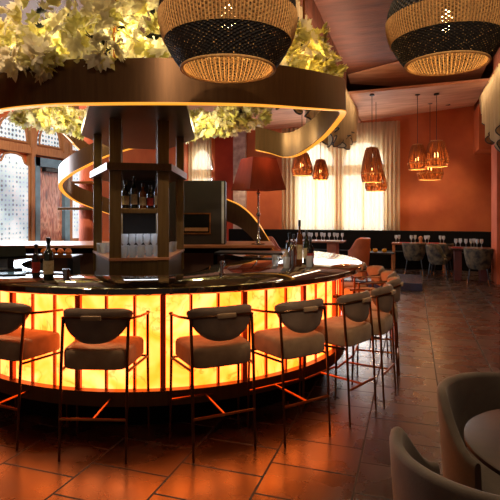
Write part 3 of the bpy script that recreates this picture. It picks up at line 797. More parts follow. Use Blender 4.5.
for (px_, py_, w_) in ((-0.215, -0.98, 0.105), (0.215, -0.98, 0.105), (-0.445, -0.05, 0.085), (0.445, -0.05, 0.085), (-0.19, -0.55, 0.05), (0.19, -0.55, 0.05), (-0.28, 0.7, 0.06), (0.28, 0.7, 0.06)):
    MB().box((px_, py_, 1.695), (w_, w_, 1.49), bevel=0.004).build('post', M['bronze_dark'], tow)

# black cabinet with a glazed niche on the tan back counter
bc = thing('back_counter', 'straight tan wooden counter with dark cabinets closing the rear of the bar', 'counter', W(-2.1, 7.5), YAW)
MB().box((0, 0, 1.10), (4.9, 1.05, 0.04), bevel=0.005).build('countertop', M['wood_tan'], bc)
MB().box((0, 0.05, 0.54), (4.8, 0.9, 1.08)).build('cabinet_body', M['black_matte'], bc)
for k in range(6):
    MB().box((-2.0 + 0.8 * k, -0.41, 0.6), (0.74, 0.02, 0.8), bevel=0.004).build('cabinet_door', M['wall_dark'], bc)
M['cab_brown'] = mat('smoked_oak', srgb(40, 26, 20), srgb(30, 19, 15), 0.65, 0, 6)
M['satin_steel'] = mat('satin_steel', srgb(190, 194, 200), srgb(170, 174, 182), 0.5, 0.3, 10)
ov = thing('niche_cabinet', 'tall black cabinet with a gold-framed niche on the tan back counter', 'cabinet', W(-0.78, 7.35, 1.122), YAW)
MB().box((0, 0, 0.465), (0.84, 0.45, 0.93), bevel=0.006).build('body', M['cab_brown'], ov)
MB().box((0.385, -0.23, 0.465), (0.035, 0.012, 0.9)).build('chrome_strip', M['satin_steel'], ov)
nf = MB(); nf.box((0.0, -0.232, 0.60 - 0.15), (0.42, 0.015, 0.018)); nf.box((0, -0.232, 0.16), (0.42, 0.015, 0.018)); nf.box((-0.2, -0.232, 0.305), (0.018, 0.015, 0.3)); nf.box((0.2, -0.232, 0.305), (0.018, 0.015, 0.3))
nf.build('niche_frame', M['brass'], ov)
MB().box((0, -0.228, 0.305), (0.38, 0.006, 0.27)).build('niche_glass', M['black_matte'], ov)
MB().box((0, -0.234, 0.22), (0.34, 0.01, 0.05)).build('niche_shelf', M['wood_frame'], ov)

# ------------------------------------------------------------------ spiral ribbon canopy
def P(px, py, D): return W((px - 250) / 490 * D, D, CAMH - (py - 213) * D / 490)
def spline(pts, n=10):
    out = []
    for i in range(len(pts) - 1):
        p0 = pts[max(0, i - 1)]; p1 = pts[i]; p2 = pts[i + 1]; p3 = pts[min(len(pts) - 1, i + 2)]
        for k in range(n):
            t = k / n
            out.append(0.5 * ((2 * p1) + (p2 - p0) * t + (2 * p0 - 5 * p1 + 4 * p2 - p3) * t * t + (3 * p1 - p0 - 3 * p2 + p3) * t ** 3))
    out.append(pts[-1]); return out
def ribbon(name, pts, H, th, label, led='bottom', centre=None):
    base = pts[0].copy(); base.z = min(p.z for p in pts)
    T = thing(name, label, 'light ribbon', base)
    path = spline(pts, 10); centre = centre or W(BX, BD)
    m = MB(); l = MB(); R = []; L = []
    for i, p in enumerate(path):
        a = path[max(0, i - 1)]; b = path[min(len(path) - 1, i + 1)]
        t = (b - a); t.z = 0; t.normalize(); nrm = Vector((t.y, -t.x, 0))
        if nrm.dot(Vector((p.x - centre.x, p.y - centre.y, 0))) < 0: nrm = -nrm
        q = p - base
        o_, i_ = q + nrm * th / 2, q - nrm * th / 2
        R.append([m.bm.verts.new(v) for v in (o_, i_, i_ + Vector((0, 0, H)), o_ + Vector((0, 0, H)))])
        if led == 'bottom':
            z0, z1 = -0.010, -0.001
            o2, i2 = q + nrm * (th / 2 + 0.004), q - nrm * th * 0.30
        else:
            z0, z1 = H + 0.001, H + 0.018
            o2, i2 = q + nrm * (th / 2 - 0.002), q - nrm * th * 0.45
        L.append([l.bm.verts.new(v) for v in (o2 + Vector((0, 0, z0)), i2 + Vector((0, 0, z0)), i2 + Vector((0, 0, z1)), o2 + Vector((0, 0, z1)))])
    for mm, RR in ((m, R), (l, L)):
        for i in range(len(RR) - 1):
            for k in range(4): mm.bm.faces.new((RR[i][k], RR[i][(k + 1) % 4], RR[i + 1][(k + 1) % 4], RR[i + 1][k]))
        mm.bm.faces.new(RR[0][::-1]); mm.bm.faces.new(RR[-1])
    m.build('band', M['bronze'], T, smooth=True); l.build('led_strip', M['led'], T, smooth=True)
    return T
# main ring of the canopy (plan positions: X, D, height of the lower edge)
ring = [(-2.95, 5.1, 2.40), (-2.55, 4.35, 2.38), (-1.94, 3.80, 2.375), (-1.47, 3.58, 2.37), (-1.07, 3.50, 2.362), (-0.57, 3.48, 2.36), (0.0, 3.66, 2.39), (0.41, 4.0, 2.44),
        (0.735, 4.5, 2.53), (0.94, 5.0, 2.62), (0.985, 5.5, 2.625), (0.88, 6.0, 2.50), (0.64, 6.3, 2.345), (0.46, 6.5, 2.325), (0.27, 6.6, 2.39), (0.08, 6.65, 2.44)]
ribbon('canopy_ribbon', [W(*p) for p in ring], 0.31, 0.07, 'big bronze canopy ribbon with golden lit lower edge curving over the whole bar')
left = [(-1.25, 6.6, 2.55), (-1.90, 6.7, 2.38), (-2.18, 6.8, 2.275), (-2.58, 7.1, 2.145), (-2.93, 7.6, 2.03), (-3.04, 8.1, 1.895), (-2.9, 8.4, 1.75), (-2.45, 8.7, 1.55)]
ribbon('spiral_ribbon', [W(*p) for p in left], 0.26, 0.07, 'bronze spiral ribbon looping in front of the blue door, lit along its lower edge', centre=W(-1.8, 7.9))
up = [(-3.5, 7.6, 3.1), (-3.05, 7.8, 2.90), (-2.81, 8.0, 2.64), (-2.6, 8.3, 2.40)]
ribbon('spiral_ribbon', [W(*p) for p in up], 0.2, 0.06, 'short upper piece of lit ribbon dropping from the rear foliage at the left', centre=W(-1.8, 9))
right = [(-1.2, 8.4, 1.75), (-0.84, 8.4, 1.64), (-0.42, 8.35, 1.456), (-0.168, 8.3, 1.34), (0.034, 8.25, 1.17), (0.20, 8.2, 0.95), (0.36, 8.2, 0.665), (0.46, 8.2, 0.36)]
ribbon('spiral_ribbon', [W(*p) for p in right], 0.36, 0.07, 'bronze ribbon sweeping down to the back counter beside the red lamp', led='top', centre=W(-1, 5))

# canopy hangers
for X, D, lbx in ((-1.0, 3.62, 'thin brass hanger rod rising through the foliage over the front of the canopy'), (0.55, 5.0, 'thin brass hanger rod at the right side of the canopy')):
    z0 = 2.60 if D < 4 else 2.75
    h = MB().tube([(0, 0, 0), (0, 0, 4.42 - z0)], 0.012, 8).build('hanger_rod', M['brass'], loc=W(X, D, z0)); tag(h, lbx, 'rod')

# ------------------------------------------------------------------ foliage
def foliage(name, label, blobs, mats, seed, size=0.115):
    rnd = random.Random(seed)
    c0 = Vector(blobs[0][0]); T = thing(name, label, 'foliage', c0)
    meshes = [MB() for _ in mats]; pnames = ['cream_leaves', 'yellow_green_leaves', 'dark_leaves']
    def leaf(m, o, d, u, L):
        s = d.cross(u).normalized(); u = s.cross(d).normalized(); w = L * 0.27
        pts = [o, o + d * L * 0.35 + s * w - u * L * .03, o + d * L * 0.7 + s * w * 0.7 - u * L * 0.06, o + d * L - u * L * 0.16, o + d * L * 0.7 - s * w * 0.7 - u * L * 0.06, o + d * L * 0.35 - s * w - u * L * .03]
        mid = o + d * L * 0.55 + u * L * 0.05
        v = [m.bm.verts.new(p) for p in pts]; c = m.bm.verts.new(mid)
        for k in range(6): m.bm.faces.new((v[k], v[(k + 1) % 6], c))
    for (c, rad, n, wts) in blobs:
        c = Vector(c) - c0; rad = Vector(rad)
        for _ in range(n):
            while True:
                q = Vector((rnd.uniform(-1, 1), rnd.uniform(-1, 1), rnd.uniform(-1, 1)))
                if 0.25 < q.length < 1: break
            ctr = c + Vector((q.x * rad.x, q.y * rad.y, q.z * rad.z))
            out = (q.normalized() + Vector((rnd.gauss(0, .35), rnd.gauss(0, .35), rnd.gauss(-0.15, .4)))).normalized()
            side = out.cross(Vector((rnd.gauss(0, 1), rnd.gauss(0, 1), rnd.gauss(0, 1)))).normalized(); upv = side.cross(out).normalized()
            k = rnd.choices(range(len(mats)), wts)[0]; m = meshes[k]; L = size * rnd.uniform(0.7, 1.15) * (0.62 if k == 2 else 1)
            nl = rnd.choice((5, 6, 7))
            for i in range(nl):
                ang = -1.3 + 2.6 * i / (nl - 1) + rnd.gauss(0, .1)
                d = (out * math.cos(ang) + side * math.sin(ang) + upv * rnd.gauss(0, .18)).normalized()
                leaf(m, ctr - out * L * 0.2 * math.cos(ang), d, upv, L * (1 - 0.15 * abs(ang)))
    for m, mt, pn in zip(meshes, mats, pnames):
        if len(m.bm.faces): m.build(pn, mt, T)
        else: m.bm.free()
    return T
ML = [M['leaf'], M['leaf_olive'], M['leaf_dark']]
def ringblobs(a0, a1, step, R, z, rad, n, w, dz=0.0):
    out = []; a = a0
    while a <= a1:
        q = math.radians(a); p = W(BX + R * math.sin(q), BD - R * math.cos(q), z + dz * math.sin(a * 0.21))
        out.append((p, rad, n, w)); a += step
    return out
w1 = (5, 3.0, 1.0); w2 = (4, 4, 0.15)
foliage('foliage_garland', 'mass of cream and yellow leaves on top of the canopy at the front left', ringblobs(-78, 12, 8, 1.72, 2.92, (0.27, 0.27, 0.29), 64, w1, 0.06), ML, 11)
foliage('foliage_spray', 'sprays of mauve cream leaves hanging over the front edge of the canopy', [(W(BX + r * math.sin(math.radians(a)), BD - r * math.cos(math.radians(a)), z), (0.12, 0.10, 0.09), n, (5, 1, 0.5)) for a, r, z, n in ((-24, 1.97, 2.70, 22), (-17, 1.97, 2.66, 26), (-41, 1.97, 2.70, 16), (-3, 1.97, 2.72, 12), (-32, 1.97, 2.76, 14))], ML, 21, 0.12)
foliage('foliage_garland', 'golden leaves on the canopy at the right, next to the draped valance', ringblobs(26, 82, 8, 1.62, 3.04, (0.25, 0.25, 0.28), 56, (3, 5, 0.2), 0.05), ML, 12)
foliage('foliage_garland', 'pale leaves hanging inside the canopy at the left rear, in front of the arched windows', [(W(X, D, z), (0.32, 0.25, 0.18), 110, w2) for X, D, z in ((-3.05, 6.9, 2.93), (-2.7, 6.7, 2.88), (-2.35, 6.7, 2.82), (-2.0, 6.7, 2.84))], ML, 13, 0.11)
foliage('foliage_garland', 'pale yellow leaves hanging behind the tower, above the black cabinet', [(W(X, D, z), (0.28, 0.25, 0.20), 120, w2) for X, D, z in ((-0.90, 6.75, 2.80), (-0.65, 6.8, 2.80), (-0.3, 6.8, 2.86), (0.0, 6.8, 2.95))], ML, 14, 0.11)
foliage('foliage_garland', 'loose leaves filling the middle of the canopy above the tower', ringblobs(-70, 40, 18, 1.15, 3.15, (0.3, 0.3, 0.25), 36, w1, 0.05), ML, 15, 0.12)

M['weave_rib'] = mat('seagrass_cord', srgb(232, 186, 120), srgb(204, 152, 92), 0.8, 0, 60)
# ------------------------------------------------------------------ big woven pendants
def big_pendant(X, D, z0, label):
    T = thing('woven_pendant', label, 'pendant lamp', W(X, D, z0), 0, 'large two-tone woven pendants')
    prof = [(0.238, 0.0), (0.272, 0.045), (0.300, 0.09), (0.322, 0.135)]
    prof2 = [(0.322, 0.135), (0.337, 0.18), (0.347, 0.225), (0.350, 0.27)]
    prof3 = [(0.350, 0.27), (0.345, 0.32), (0.328, 0.375), (0.298, 0.43), (0.25, 0.48), (0.18, 0.52), (0.10, 0.545), (0.05, 0.55)]
    MB().lathe(prof, 96, uv=True, vr=[0, .33, .66, 1]).build('lower_band', M['weave_black'], T, smooth=True)
    MB().lathe(prof2, 96, uv=True, vr=[0, .33, .66, 1]).build('middle_band', M['weave_tan'], T, smooth=True)
    MB().lathe(prof3, 96, uv=True, vr=[0, .2, .4, .55, .7, .85, .95, 1]).build('upper_band', M['weave_black'], T, smooth=True)
    # natural lining seen through the opening
    inn = [(r - 0.012, z + 0.002) for r, z in prof + prof2[1:] + prof3[1:5]]
    MB().lathe(inn, 96, uv=True, vr=[i / (len(inn) - 1) * 3 for i in range(len(inn))]).build('lining', M['weave_tan'], T, smooth=True)
    rb = MB()
    for k in range(72):
        a = k * 2 * PI / 72
        rb.tube([((r - 0.016) * math.cos(a), (r - 0.016) * math.sin(a), z) for r, z in (prof + prof2[1:])], 0.0028, 4, caps=False)
    rb.build('rib', M['weave_rib'], T)
    cd_ = MB()
    for k in range(120):
        a = k * 2 * PI / 120
        cd_.tube([((r + 0.002) * math.cos(a), (r + 0.002) * math.sin(a), z) for r, z in prof2], 0.0032, 4, caps=False)
    cd_.build('warp_cords', M['weave_rib'], T)
    c = [(0.238 * math.cos(i * PI / 36), 0.238 * math.sin(i * PI / 36), 0) for i in range(72)]
    MB().tube(c, 0.007, 8, closed=True).build('rim', M['weave_rib'], T, smooth=True)
    MB().lathe([(0, 0.20), (0.025, 0.205), (0.042, 0.24), (0.038, 0.275), (0.02, 0.312), (0.014, 0.33), (0, 0.33)], 20).build('bulb', M['bulb'], T, smooth=True)
    MB().lathe([(0, 0.33), (0.018, 0.33), (0.018, 0.38), (0, 0.385)], 16).build('socket', M['brass'], T, smooth=True)
    MB().tube([(0, 0, 0.38), (0, 0, 5.0 - z0)], 0.005, 6).build('cord', M['black'], T)
    p = W(X, D, z0 + 0.275); light('POINT', p + Vector((0, 0, -0.11)), 4, (1.0, 0.62, 0.3), 0.04)
    return T
big_pendant(-0.112, 2.50, 2.31, 'large black and natural woven pendant hanging in front of the canopy, left one')
big_pendant(1.183, 2.95, 2.475, 'large black and natural woven pendant at the upper right of the picture')

# ------------------------------------------------------------------ rattan pendants
M['strand'] = mat('amber_rattan_strand', srgb(176, 100, 48), srgb(130, 66, 28), 0.7, 0, 40)
def rattan(loc, top, sc_, label, hz=1.0):
    T = thing('rattan_pendant', label, 'pendant lamp', loc, 0, 'small rattan pendants')
    prof = [(r_, z_ * hz) for r_, z_ in ((0.06, 0.60), (0.13, 0.585), (0.17, 0.54), (0.235, 0.34), (0.275, 0.14), (0.27, 0.10), (0.235, 0.0))]
    MB().lathe([(r * sc_, z * sc_) for r, z in prof], 14, uv=True).build('shade', M['rattan'], T)
    st_ = MB()
    for k in range(48):
        a = k * 2 * PI / 48 + 0.1 * math.sin(k)
        st_.tube([(r * sc_ * 1.01 * math.cos(a + j * 0.02 * math.sin(k * 3)), r * sc_ * 1.01 * math.sin(a + j * 0.02 * math.sin(k * 3)), z * sc_) for j, (r, z) in enumerate(prof)], 0.008, 4, caps=False)
    st_.build('strands', M['strand'], T)
    for r, z in ((0.275, 0.14 * hz), (0.235, 0.0), (0.13, 0.585 * hz)):
        MB().tube([(r * sc_ * math.cos(i * PI / 14), r * sc_ * math.sin(i * PI / 14), z * sc_) for i in range(28)], 0.011, 5, closed=True).build('hoop', M['weave_rib'], T)
    MB().lathe([(0, 0.18 * sc_), (0.05, 0.22 * sc_), (0.055, 0.28 * sc_), (0.03, 0.34 * sc_), (0, 0.36 * sc_)], 12).build('bulb', M['bulb_soft'], T, smooth=True)
    MB().tube([(0, 0, 0.36 * sc_), (0, 0, top - loc[2] - 0.02)], 0.008, 6).build('cord', M['black'], T)
    MB().lathe([(0, top - loc[2] - 0.03), (0.06, top - loc[2] - 0.03), (0.06, top - loc[2]), (0, top - loc[2])], 14).build('ceiling_rose', M['black'], T)
    light('POINT', (loc[0], loc[1], loc[2] + 0.08), 14, (1.0, 0.55, 0.22), 0.05)
def at(px, D, z): 
    p = W((px - 250) / 490 * D, D, z); return (p.x, p.y, p.z)
rattan(at(302, 12.6, 2.55), 4.40, 0.98, 'rattan pendant before the left window, left one of its pair')
rattan(at(320.5, 13.2, 2.48), 4.40, 0.76, 'slim rattan pendant before the left window, right one of its pair', 1.2)
rattan(at(372, 12.0, 2.34), 4.48, 0.95, 'taller rattan pendant in front of the right window', 1.5)
rattan(at(376, 12.8, 2.16), 4.52, 1.0, 'lower rattan pendant half hidden behind the taller one at the right window')
rattan(at(417.5, 12.1, 2.66), 4.52, 0.86, 'rattan pendant on the left of the three before the orange wall', 1.2)
rattan(at(436.5, 12.0, 2.72), 4.50, 1.06, 'highest and nearest of the three rattan pendants before the orange wall')
rattan(at(430, 13.2, 2.48), 4.55, 1.20, 'lowest of the three rattan pendants before the orange wall')

# ------------------------------------------------------------------ red table lamp on the back counter
M['shade_red'] = sheer('maroon_silk_shade', srgb(122, 50, 34), 0.0, 0.35)
L_ = thing('table_lamp', 'tall table lamp with dark red pyramid shade on the tan counter', 'lamp', W(0.12, 7.12, 1.121), YAW + math.radians(28))
def pyramid(a, b, z0, z1, th=0.006):
    m = MB(); A = [(-a, -a, z0), (a, -a, z0), (a, a, z0), (-a, a, z0)]; B = [(-b, -b, z1), (b, -b, z1), (b, b, z1), (-b, b, z1)]
    va = [m.bm.verts.new(p) for p in A]; vb = [m.bm.verts.new(p) for p in B]
    for k in range(4): m.bm.faces.new((va[k], va[(k + 1) % 4], vb[(k + 1) % 4], vb[k]))
    return m
pyramid(0.295, 0.19, 0.79, 1.25).build('lamp_shade', M['shade_red'], L_)
MB().lathe([(0, 0), (0.1, 0), (0.1, 0.015), (0.03, 0.03), (0.02, 0.06), (0.035, 0.09), (0.014, 0.12), (0.012, 0.40), (0.03, 0.42), (0.03, 0.45), (0.012, 0.47), (0.012, 0.72), (0.03, 0.75), (0.012, 0.78), (0.01, 1.0), (0, 1.0)], 20).build('stand', M['chrome'], L_, smooth=True)
MB().lathe([(0, 0.98), (0.03, 1.0), (0.04, 1.05), (0.02, 1.1), (0, 1.11)], 14).build('bulb', M['bulb_soft'], L_, smooth=True)
sp_ = MB(); sp_.tube([(-0.19, 0, 1.24), (0.19, 0, 1.24)], 0.004, 6); sp_.tube([(0, -0.19, 1.24), (0, 0.19, 1.24)], 0.004, 6); sp_.tube([(0, 0, 1.0), (0, 0, 1.24)], 0.004, 6); sp_.build('shade_carrier', M['brass'], L_)
light('POINT', W(0.12, 7.12, 2.34), 9, (1.0, 0.5, 0.2), 0.04)

# ------------------------------------------------------------------ bottles and bar clutter
def bottle(h, r, m, label_m, name='bottle', neck=0.32):
    T = thing(name, '', 'bottle')
    zs = h * (1 - neck) 
    MB().lathe([(0, 0), (r * 0.95, 0), (r, 0.006), (r, zs * 0.86), (r * 0.8, zs * 0.97), (r * 0.36, zs * 1.08), (r * 0.34, h * 0.95), (r * 0.42, h * 0.955), (r * 0.42, h), (0, h)], 20).build('glass_body', m, T, smooth=True)
    MB().lathe([(r * 1.015, zs * 0.18), (r * 1.02, zs * 0.18), (r * 1.02, zs * 0.66), (r * 1.015, zs * 0.66)], 20).build('paper_label', label_m, T, smooth=True)
    MB().lathe([(r * 0.38, h * 0.86), (r * 0.44, h * 0.86), (r * 0.46, h * 1.005), (0, h * 1.005)], 14).build('cap', M['black'], T, smooth=True)
    return T
b1 = bottle(0.31, 0.036, M['bottle_dark'], M['label_red'], 'wine_bottle'); b1.location = W(-1.69, 3.87, 1.081); b1['label'] = 'dark wine bottle at the left end of the counter, left one of two'
b1.scale = (0.85, 0.85, 0.82)
b2 = bottle(0.31, 0.037, M['bottle_green'], M['label_cream'], 'wine_bottle'); b2.location = W(-1.53, 3.72, 1.081); b2['label'] = 'dark green wine bottle with cream label on the counter, right one of two'
# tower shelf bottles
tb = [(-0.13, 0.26, 0.034, 'bottle_dark', 'label_cream', 'black bottle with cream label, leftmost on the tower shelf'), (-0.05, 0.30, 0.03, 'bottle_green', 'label_cream', 'tall green bottle, second from the left on the tower shelf'),
      (0.03, 0.24, 0.032, 'bottle_amber', 'label_cream', 'amber bottle, third on the tower shelf'), (0.10, 0.22, 0.03, 'bottle_dark', 'label_red', 'small bottle with red label on the tower shelf'), (0.165, 0.27, 0.026, 'bottle_amber', 'label_cream', 'narrow amber bottle, rightmost on the tower shelf')]
RT = Matrix.Rotation(YAW + TA, 3, 'Z'); T0 = W(TX, TD)
def tw(x, y, z): 
    v = RT @ Vector((x, y, 0)); return Vector((T0.x + v.x, T0.y + v.y, z))
for x, h, r, m_, l_, lbx in tb:
    b = bottle(h, r, M[m_], M[l_]); b.location = tw(x, -0.86, 1.624); b['label'] = lbx; b['group'] = 'bottles on the tower shelf'
# tumblers and stemware on the lower tower shelf
tm = MB().lathe([(0, 0), (0.028, 0), (0.036, 0.10), (0.034, 0.10), (0.027, 0.008), (0, 0.008)], 16).build('tumbler', M['glassware'], smooth=True); ft = True
def put(src, p, lbx, grp, cat='glass'):
    global ft
    if ft: o = src; ft = False
    else: o = src.copy(); COL.objects.link(o)
    o.location = p; tag(o, lbx, cat, grp)
for row, y in enumerate((-1.0, -0.90, -0.80)):
    for k in range(5):
        x = -0.15 + 0.075 * k + 0.01 * row
        if row == 0 and k > 2: continue
        put(tm, tw(x if row else -0.14 + 0.075 * k, y, 1.171), 'clear tumbler on the middle of the lower tower shelf', 'tumblers on the lower tower shelf')
for k, (x, y) in enumerate(((-0.40, -0.36), (-0.33, -0.33), (-0.36, -0.44), (0.33, -0.4), (0.36, -0.3))):
    side = 'left' if x < 0 else 'right'
    put(tm, tw(x, y, 1.171), 'clear tumbler on the %s wing of the lower tower shelf' % side, 'tumblers on the %s wing of the tower' % side)
hs = MB().lathe([(0, 0), (0.03, 0), (0.006, 0.01), (0.005, 0.08), (0.035, 0.12), (0.032, 0.20), (0.030, 0.20), (0.033, 0.12), (0, 0.085)], 16).build('stem_glass', M['glassware'], smooth=True)
first2 = True
for row, y in enumerate((-0.68, -0.60)):
    for k in range(5):
        o = hs if first2 else hs.copy()
        if not first2: COL.objects.link(o)
        first2 = False
        o.location = tw(-0.14 + 0.07 * k, y, 1.171); tag(o, 'stemmed glass in the rear rows of the lower tower shelf', 'glass', 'stemmed glasses on the tower')

# right counter cluster
cl = [(0.36, 4.75, 0.43, 0.030, 'bottle_amber', 'label_cream', 'tallest amber bottle in the cluster on the right of the counter'), (0.27, 4.85, 0.30, 0.034, 'bottle_dark', 'label_cream', 'dark bottle left of the tallest one in the right counter cluster'),
      (0.45, 4.95, 0.33, 0.032, 'bottle_green', 'label_cream', 'green bottle at the right of the right counter cluster'), (0.46, 4.70, 0.26, 0.033, 'bottle_dark', 'label_red', 'short bottle with red label at the front right of the cluster'),
      (0.33, 5.05, 0.28, 0.03, 'bottle_amber', 'label_red', 'amber bottle at the back of the right counter cluster')]
for X, D, h, r, m_, l_, lbx in cl:
    X += 0.12
    b = bottle(h, r, M[m_], M[l_]); b.location = W(X, D, 1.081); b['label'] = lbx; b['group'] = 'bottles on the right of the counter'
sh = thing('cocktail_shaker', 'chrome cocktail shaker standing among the bottles on the right', 'shaker', W(0.40, 4.60, 1.081))
MB().lathe([(0, 0), (0.035, 0), (0.044, 0.13), (0.04, 0.15), (0, 0.15)], 20).build('body', M['chrome'], sh, smooth=True)
MB().lathe([(0.04, 0.15), (0.03, 0.19), (0.018, 0.20), (0.018, 0.23), (0, 0.235)], 20).build('cap', M['chrome'], sh, smooth=True)
k0 = None
for X, D, lbx in ((0.33, 4.45, 'clear tumbler in front of the bottle cluster, left one'), (0.55, 4.55, 'clear tumbler in front of the bottle cluster, right one'), (0.24, 4.66, 'clear tumbler left of the chrome shaker')):
    o = tm.copy(); COL.objects.link(o); o.location = W(X, D, 1.081); tag(o, lbx, 'glass', 'tumblers by the bottle cluster')
# tap and steel cup
o = MB().lathe([(0, 0), (0.022, 0), (0.022, 0.01), (0.013, 0.015), (0.013, 0.09), (0.02, 0.095), (0.02, 0.11), (0, 0.112)], 16).build('water_tap', M['chrome'], smooth=True, loc=W(-0.23, 3.98, 1.081)); tag(o, 'short chrome post standing on the inner edge of the counter', 'tap')
o = MB().lathe([(0, 0), (0.024, 0), (0.03, 0.07), (0.028, 0.07), (0.022, 0.006), (0, 0.006)], 16).build('steel_cup', M['chrome'], smooth=True, loc=W(-1.41, 3.76, 1.081)); tag(o, 'steel cup on the counter right of the wine bottles', 'cup')
# speed rail inside the bar at the left
sr = thing('speed_rail', 'gold-edged bartender shelf inside the bar behind the two wine bottles', 'shelf', W(-2.0, 4.62, 0), YAW)
MB().box((0, 0, 1.17), (0.75, 0.3, 0.02)).build('tray', M['black'], sr)
MB().box((0, -0.15, 1.185), (0.75, 0.012, 0.03)).build('edge', M['brass'], sr)
for sx in (-1, 1): MB().box((sx * 0.34, 0, 0.58), (0.05, 0.2, 1.16)).build('leg', M['black'], sr)
MB().box((0, 0, 1.0), (0.72, 0.28, 0.02)).build('lower_tray', M['bronze'], sr)
for k in range(4):
    o = MB().lathe([(0, -0.035), (0.02, -0.03), (0.035, 0), (0.02, 0.03), (0, 0.033)], 14).build('orange', M['orange_fruit'], smooth=True, loc=W(-1.93 + 0.075 * k, 4.6, 1.216))
    tag(o, 'orange on the bartender shelf behind the wine bottles', 'orange', 'oranges on the bartender shelf')
ps = thing('till_terminal', 'black touch screen till tilted on its stand at the far left of the bar', 'till', W(-2.10, 4.30, 1.081), YAW + 0.5)
MB().box((0, 0.0, 0.155), (0.24, 0.02, 0.17), rot=Matrix.Rotation(math.radians(-62), 3, 'X'), bevel=0.005).build('display', M['black_matte'], ps)
MB().box((0, 0.0, 0.07), (0.05, 0.05, 0.14)).build('stand', M['black'], ps)
MB().box((0, 0.0, 0.008), (0.18, 0.16, 0.016), bevel=0.004).build('foot', M['black'], ps)
em = thing('reflection_plate', 'added glowing plate imitating a bluish reflection on the counter at the left edge', 'reflection plate', W(-1.95, 3.95, 1.081), YAW + 0.2)
MB().box((0, 0, 0.006), (0.26, 0.18, 0.012), bevel=0.003).build('body', M['black'], em); MB().box((0, 0, 0.0135), (0.24, 0.16, 0.002)).build('display', M['screen'], em)  # glowing plate added where the counter mirrors the window
# sinks / equipment between lamp and counter
bx = thing('service_tray', 'long black service tray on the inner side of the bar top, left of the bottles', 'tray', W(0.0, 5.75, 0), YAW - 0.15)
MB().box((0, 0, 1.115), (0.80, 0.30, 0.025), bevel=0.01).build('tray', M['black'], bx)
for sx in (-1, 1): MB().box((sx * 0.34, 0, 1.092), (0.03, 0.26, 0.02)).build('foot', M['black'], bx)

# track light on the umber ceiling
tk = thing('ceiling_track', 'pale track light rail under the dark ceiling above the right foliage', 'track light', W(0.92, 7.5, 4.28), YAW)
MB().box((-0.1, 0, 0.0), (0.5, 0.04, 0.03)).build('rail', M['white_linen'], tk)
MB().box((0.1, 0, 0.07), (0.02, 0.02, 0.14)).build('stem', M['black'], tk)

# ------------------------------------------------------------------ lights
warm = (1.0, 0.70, 0.42)
# glow inside the foliage
for a_, z in ((-62, 2.82), (-40, 2.86), (-20, 2.82), (0, 2.86)):
    q = math.radians(a_); light('POINT', W(BX + 1.68 * math.sin(q), BD - 1.68 * math.cos(q), z + 0.05), 19, (1.0, 0.82, 0.42), 0.15)
for a_, z in ((38, 2.95), (62, 2.98)):
    q = math.radians(a_); light('POINT', W(BX + 1.6 * math.sin(q), BD - 1.6 * math.cos(q), z + 0.05), 24, (1.0, 0.66, 0.22), 0.15)
for X, D, z in ((-2.6, 6.3, 2.75), (-0.6, 6.35, 2.72), (-1.9, 6.2, 3.1)): light('POINT', W(X, D, z), 22, (1.0, 0.85, 0.45), 0.08)
# ceiling spots added as warm fill
def fill_downlight(x, y, z, e, size=75, col=warm, soft=0.08):
    o = MB().lathe([(0, 0.0), (0.05, 0.0), (0.065, -0.012), (0.065, 0.01), (0, 0.01)], 20).build('fill_downlight', M['black'], loc=(x, y, z), smooth=True)
    light('SPOT', (x, y, z - 0.02), e * 2.0, col, soft, (0, 0, 0), size)
    return o
dl = [(0.9, 1.2, 4.99, 45, 80, 'added ceiling fill spot above the velvet tub chairs'), (-0.6, 3.2, 4.99, 70, 80, 'added ceiling fill spot above the bar stools'),
      (0.3, 6.0, 4.99, 35, 80, 'added ceiling fill spot above the aisle beside the bar'), (0.3, 9.2, 4.99, 30, 80, 'added ceiling fill spot above the far aisle'),
      (-3.5, 2.6, 4.41, 150, 80, 'added ceiling fill spot left of the camera'), (0.95, 14.7, 4.6, 110, 70, 'added ceiling fill spot washing the orange wall'),
      (-4.9, 14.7, 4.3, 170, 80, 'added ceiling fill spot before the pale pilaster'), (-5.6, 9.3, 4.33, 200, 80, 'added ceiling fill spot near the blue door')]
for x, y, z, e, s_, lbx in dl: tag(fill_downlight(x, y, z, e, s_), lbx, 'fill spotlight')
# unseen fill spots added behind the camera, aimed at the canopy and the folded ceiling
def aim(src, dst): return (Vector(dst) - Vector(src)).to_track_quat('-Z', 'Y').to_euler()
for k, (src, dst, e, sz, lbx) in enumerate((((0.2, -1.5, 4.4), W(0.5, 2.6, 2.6), 520, 36, 'added fill spot aimed at the woven pendants'), ((-0.6, -0.6, 4.7), W(-1.6, 3.9, 2.8), 130, 50, 'added fill spot aimed at the left of the canopy'), ((0.8, -0.6, 4.7), W(0.2, 4.6, 3.0), 160, 46, 'added fill spot aimed at the right of the canopy'))):
    rot = aim(src, dst)
    o = MB().lathe([(0, 0.16), (0.045, 0.16), (0.045, 0.0), (0.038, 0.0), (0.03, 0.05), (0, 0.05)], 20).build('fill_track_spot', M['black'], smooth=True); o.location = src; o.rotation_euler = rot; tag(o, lbx, 'fill spotlight')
    light('SPOT', Vector(src) , e, (1.0, 0.72, 0.46), 0.05, rot, sz)
o = MB().lathe([(0, 0.16), (0.045, 0.16), (0.045, 0.0), (0.038, 0.0), (0.03, 0.05), (0, 0.05)], 20).build('fill_track_spot', M['black'], smooth=True); o.location = (-3.9, 5.2, 4.25); o.rotation_euler = aim((-3.9, 5.2, 4.25), (LW, 8.0, 2.4)); tag(o, 'added fill spot aimed at the blue door and the oak window frames', 'fill spotlight')
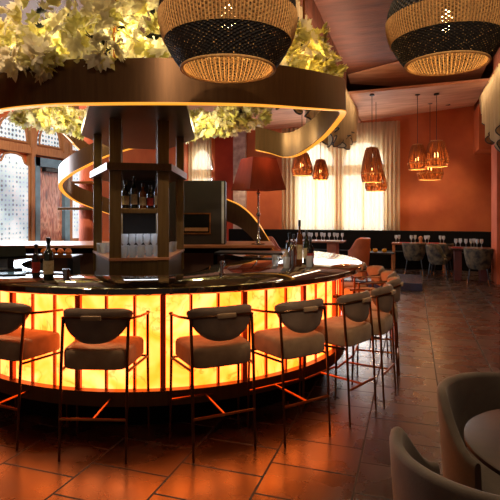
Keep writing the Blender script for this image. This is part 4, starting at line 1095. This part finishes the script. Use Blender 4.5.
light('SPOT', (-3.9, 5.2, 4.25), 640, (1.0, 0.82, 0.62), 0.08, aim((-3.9, 5.2, 4.25), (LW, 8.2, 2.3)), 75)  # fill added to brighten the oak frames and the door
# daylight through windows
light('AREA', (-2.2, BW - 0.5, 2.2), 75, (0.92, 0.94, 1.0), 3.0, (math.radians(-90), 0, 0), sy=1.9)
light('AREA', (LW + 0.3, 7.6, 2.2), 240, (0.75, 0.86, 1.0), 3.2, (math.radians(90), 0, math.radians(-90)), sy=1.8)
# up-lighting coves that wash the folded ceiling
light('AREA', (1.45, 8.4, 4.45), 34, (1.0, 0.66, 0.42), 0.1, (PI, 0, 0), sy=6.8)
light('AREA', (1.32, 8.8, 4.40), 50, (1.0, 0.78, 0.5), 0.08, (0, math.radians(-40), 0), sy=8)  # faces down, added to brighten the right valance cloth
light('AREA', (-1.3, 8.4, 4.42), 28, (1.0, 0.70, 0.48), 0.1, (PI, 0, 0), sy=6.8)
light('AREA', (-1.12, 9.5, 4.38), 40, (1.0, 0.78, 0.5), 0.08, (0, math.radians(40), 0), sy=7)  # faces down, added to brighten the left valance cloth
light('SPOT', (0.2, 14.6, 1.3), 32, (1.0, 0.72, 0.5), 0.1, (math.radians(165), 0, 0), 130)  # uplight without fixture, added to brighten the rear ceiling and wall
light('SPOT', W(-2.6, 7.4, 4.3), 110, (1.0, 0.75, 0.5), 0.1, (0, 0, 0), 90)  # spot without fixture, added to brighten the tan back counter
light('AREA', tw(0, -0.72, 1.57), 1.6, (0.9, 0.92, 1.0), 0.36, (0, 0, YAW + TA), sy=0.2)  # added under the tower shelf to brighten the glasses

w = bpy.data.worlds.new('world'); sc.world = w; w.use_nodes = True  # warm ambient fill, entering where the front wall is left out
w.node_tree.nodes['Background'].inputs[0].default_value = (0.9, 0.6, 0.45, 1); w.node_tree.nodes['Background'].inputs[1].default_value = 0.12
sc.view_settings.view_transform = 'Standard'; sc.view_settings.look = 'None'; sc.view_settings.gamma = 1.0
sc.view_settings.use_curve_mapping = False; sc.view_settings.exposure = 0.0
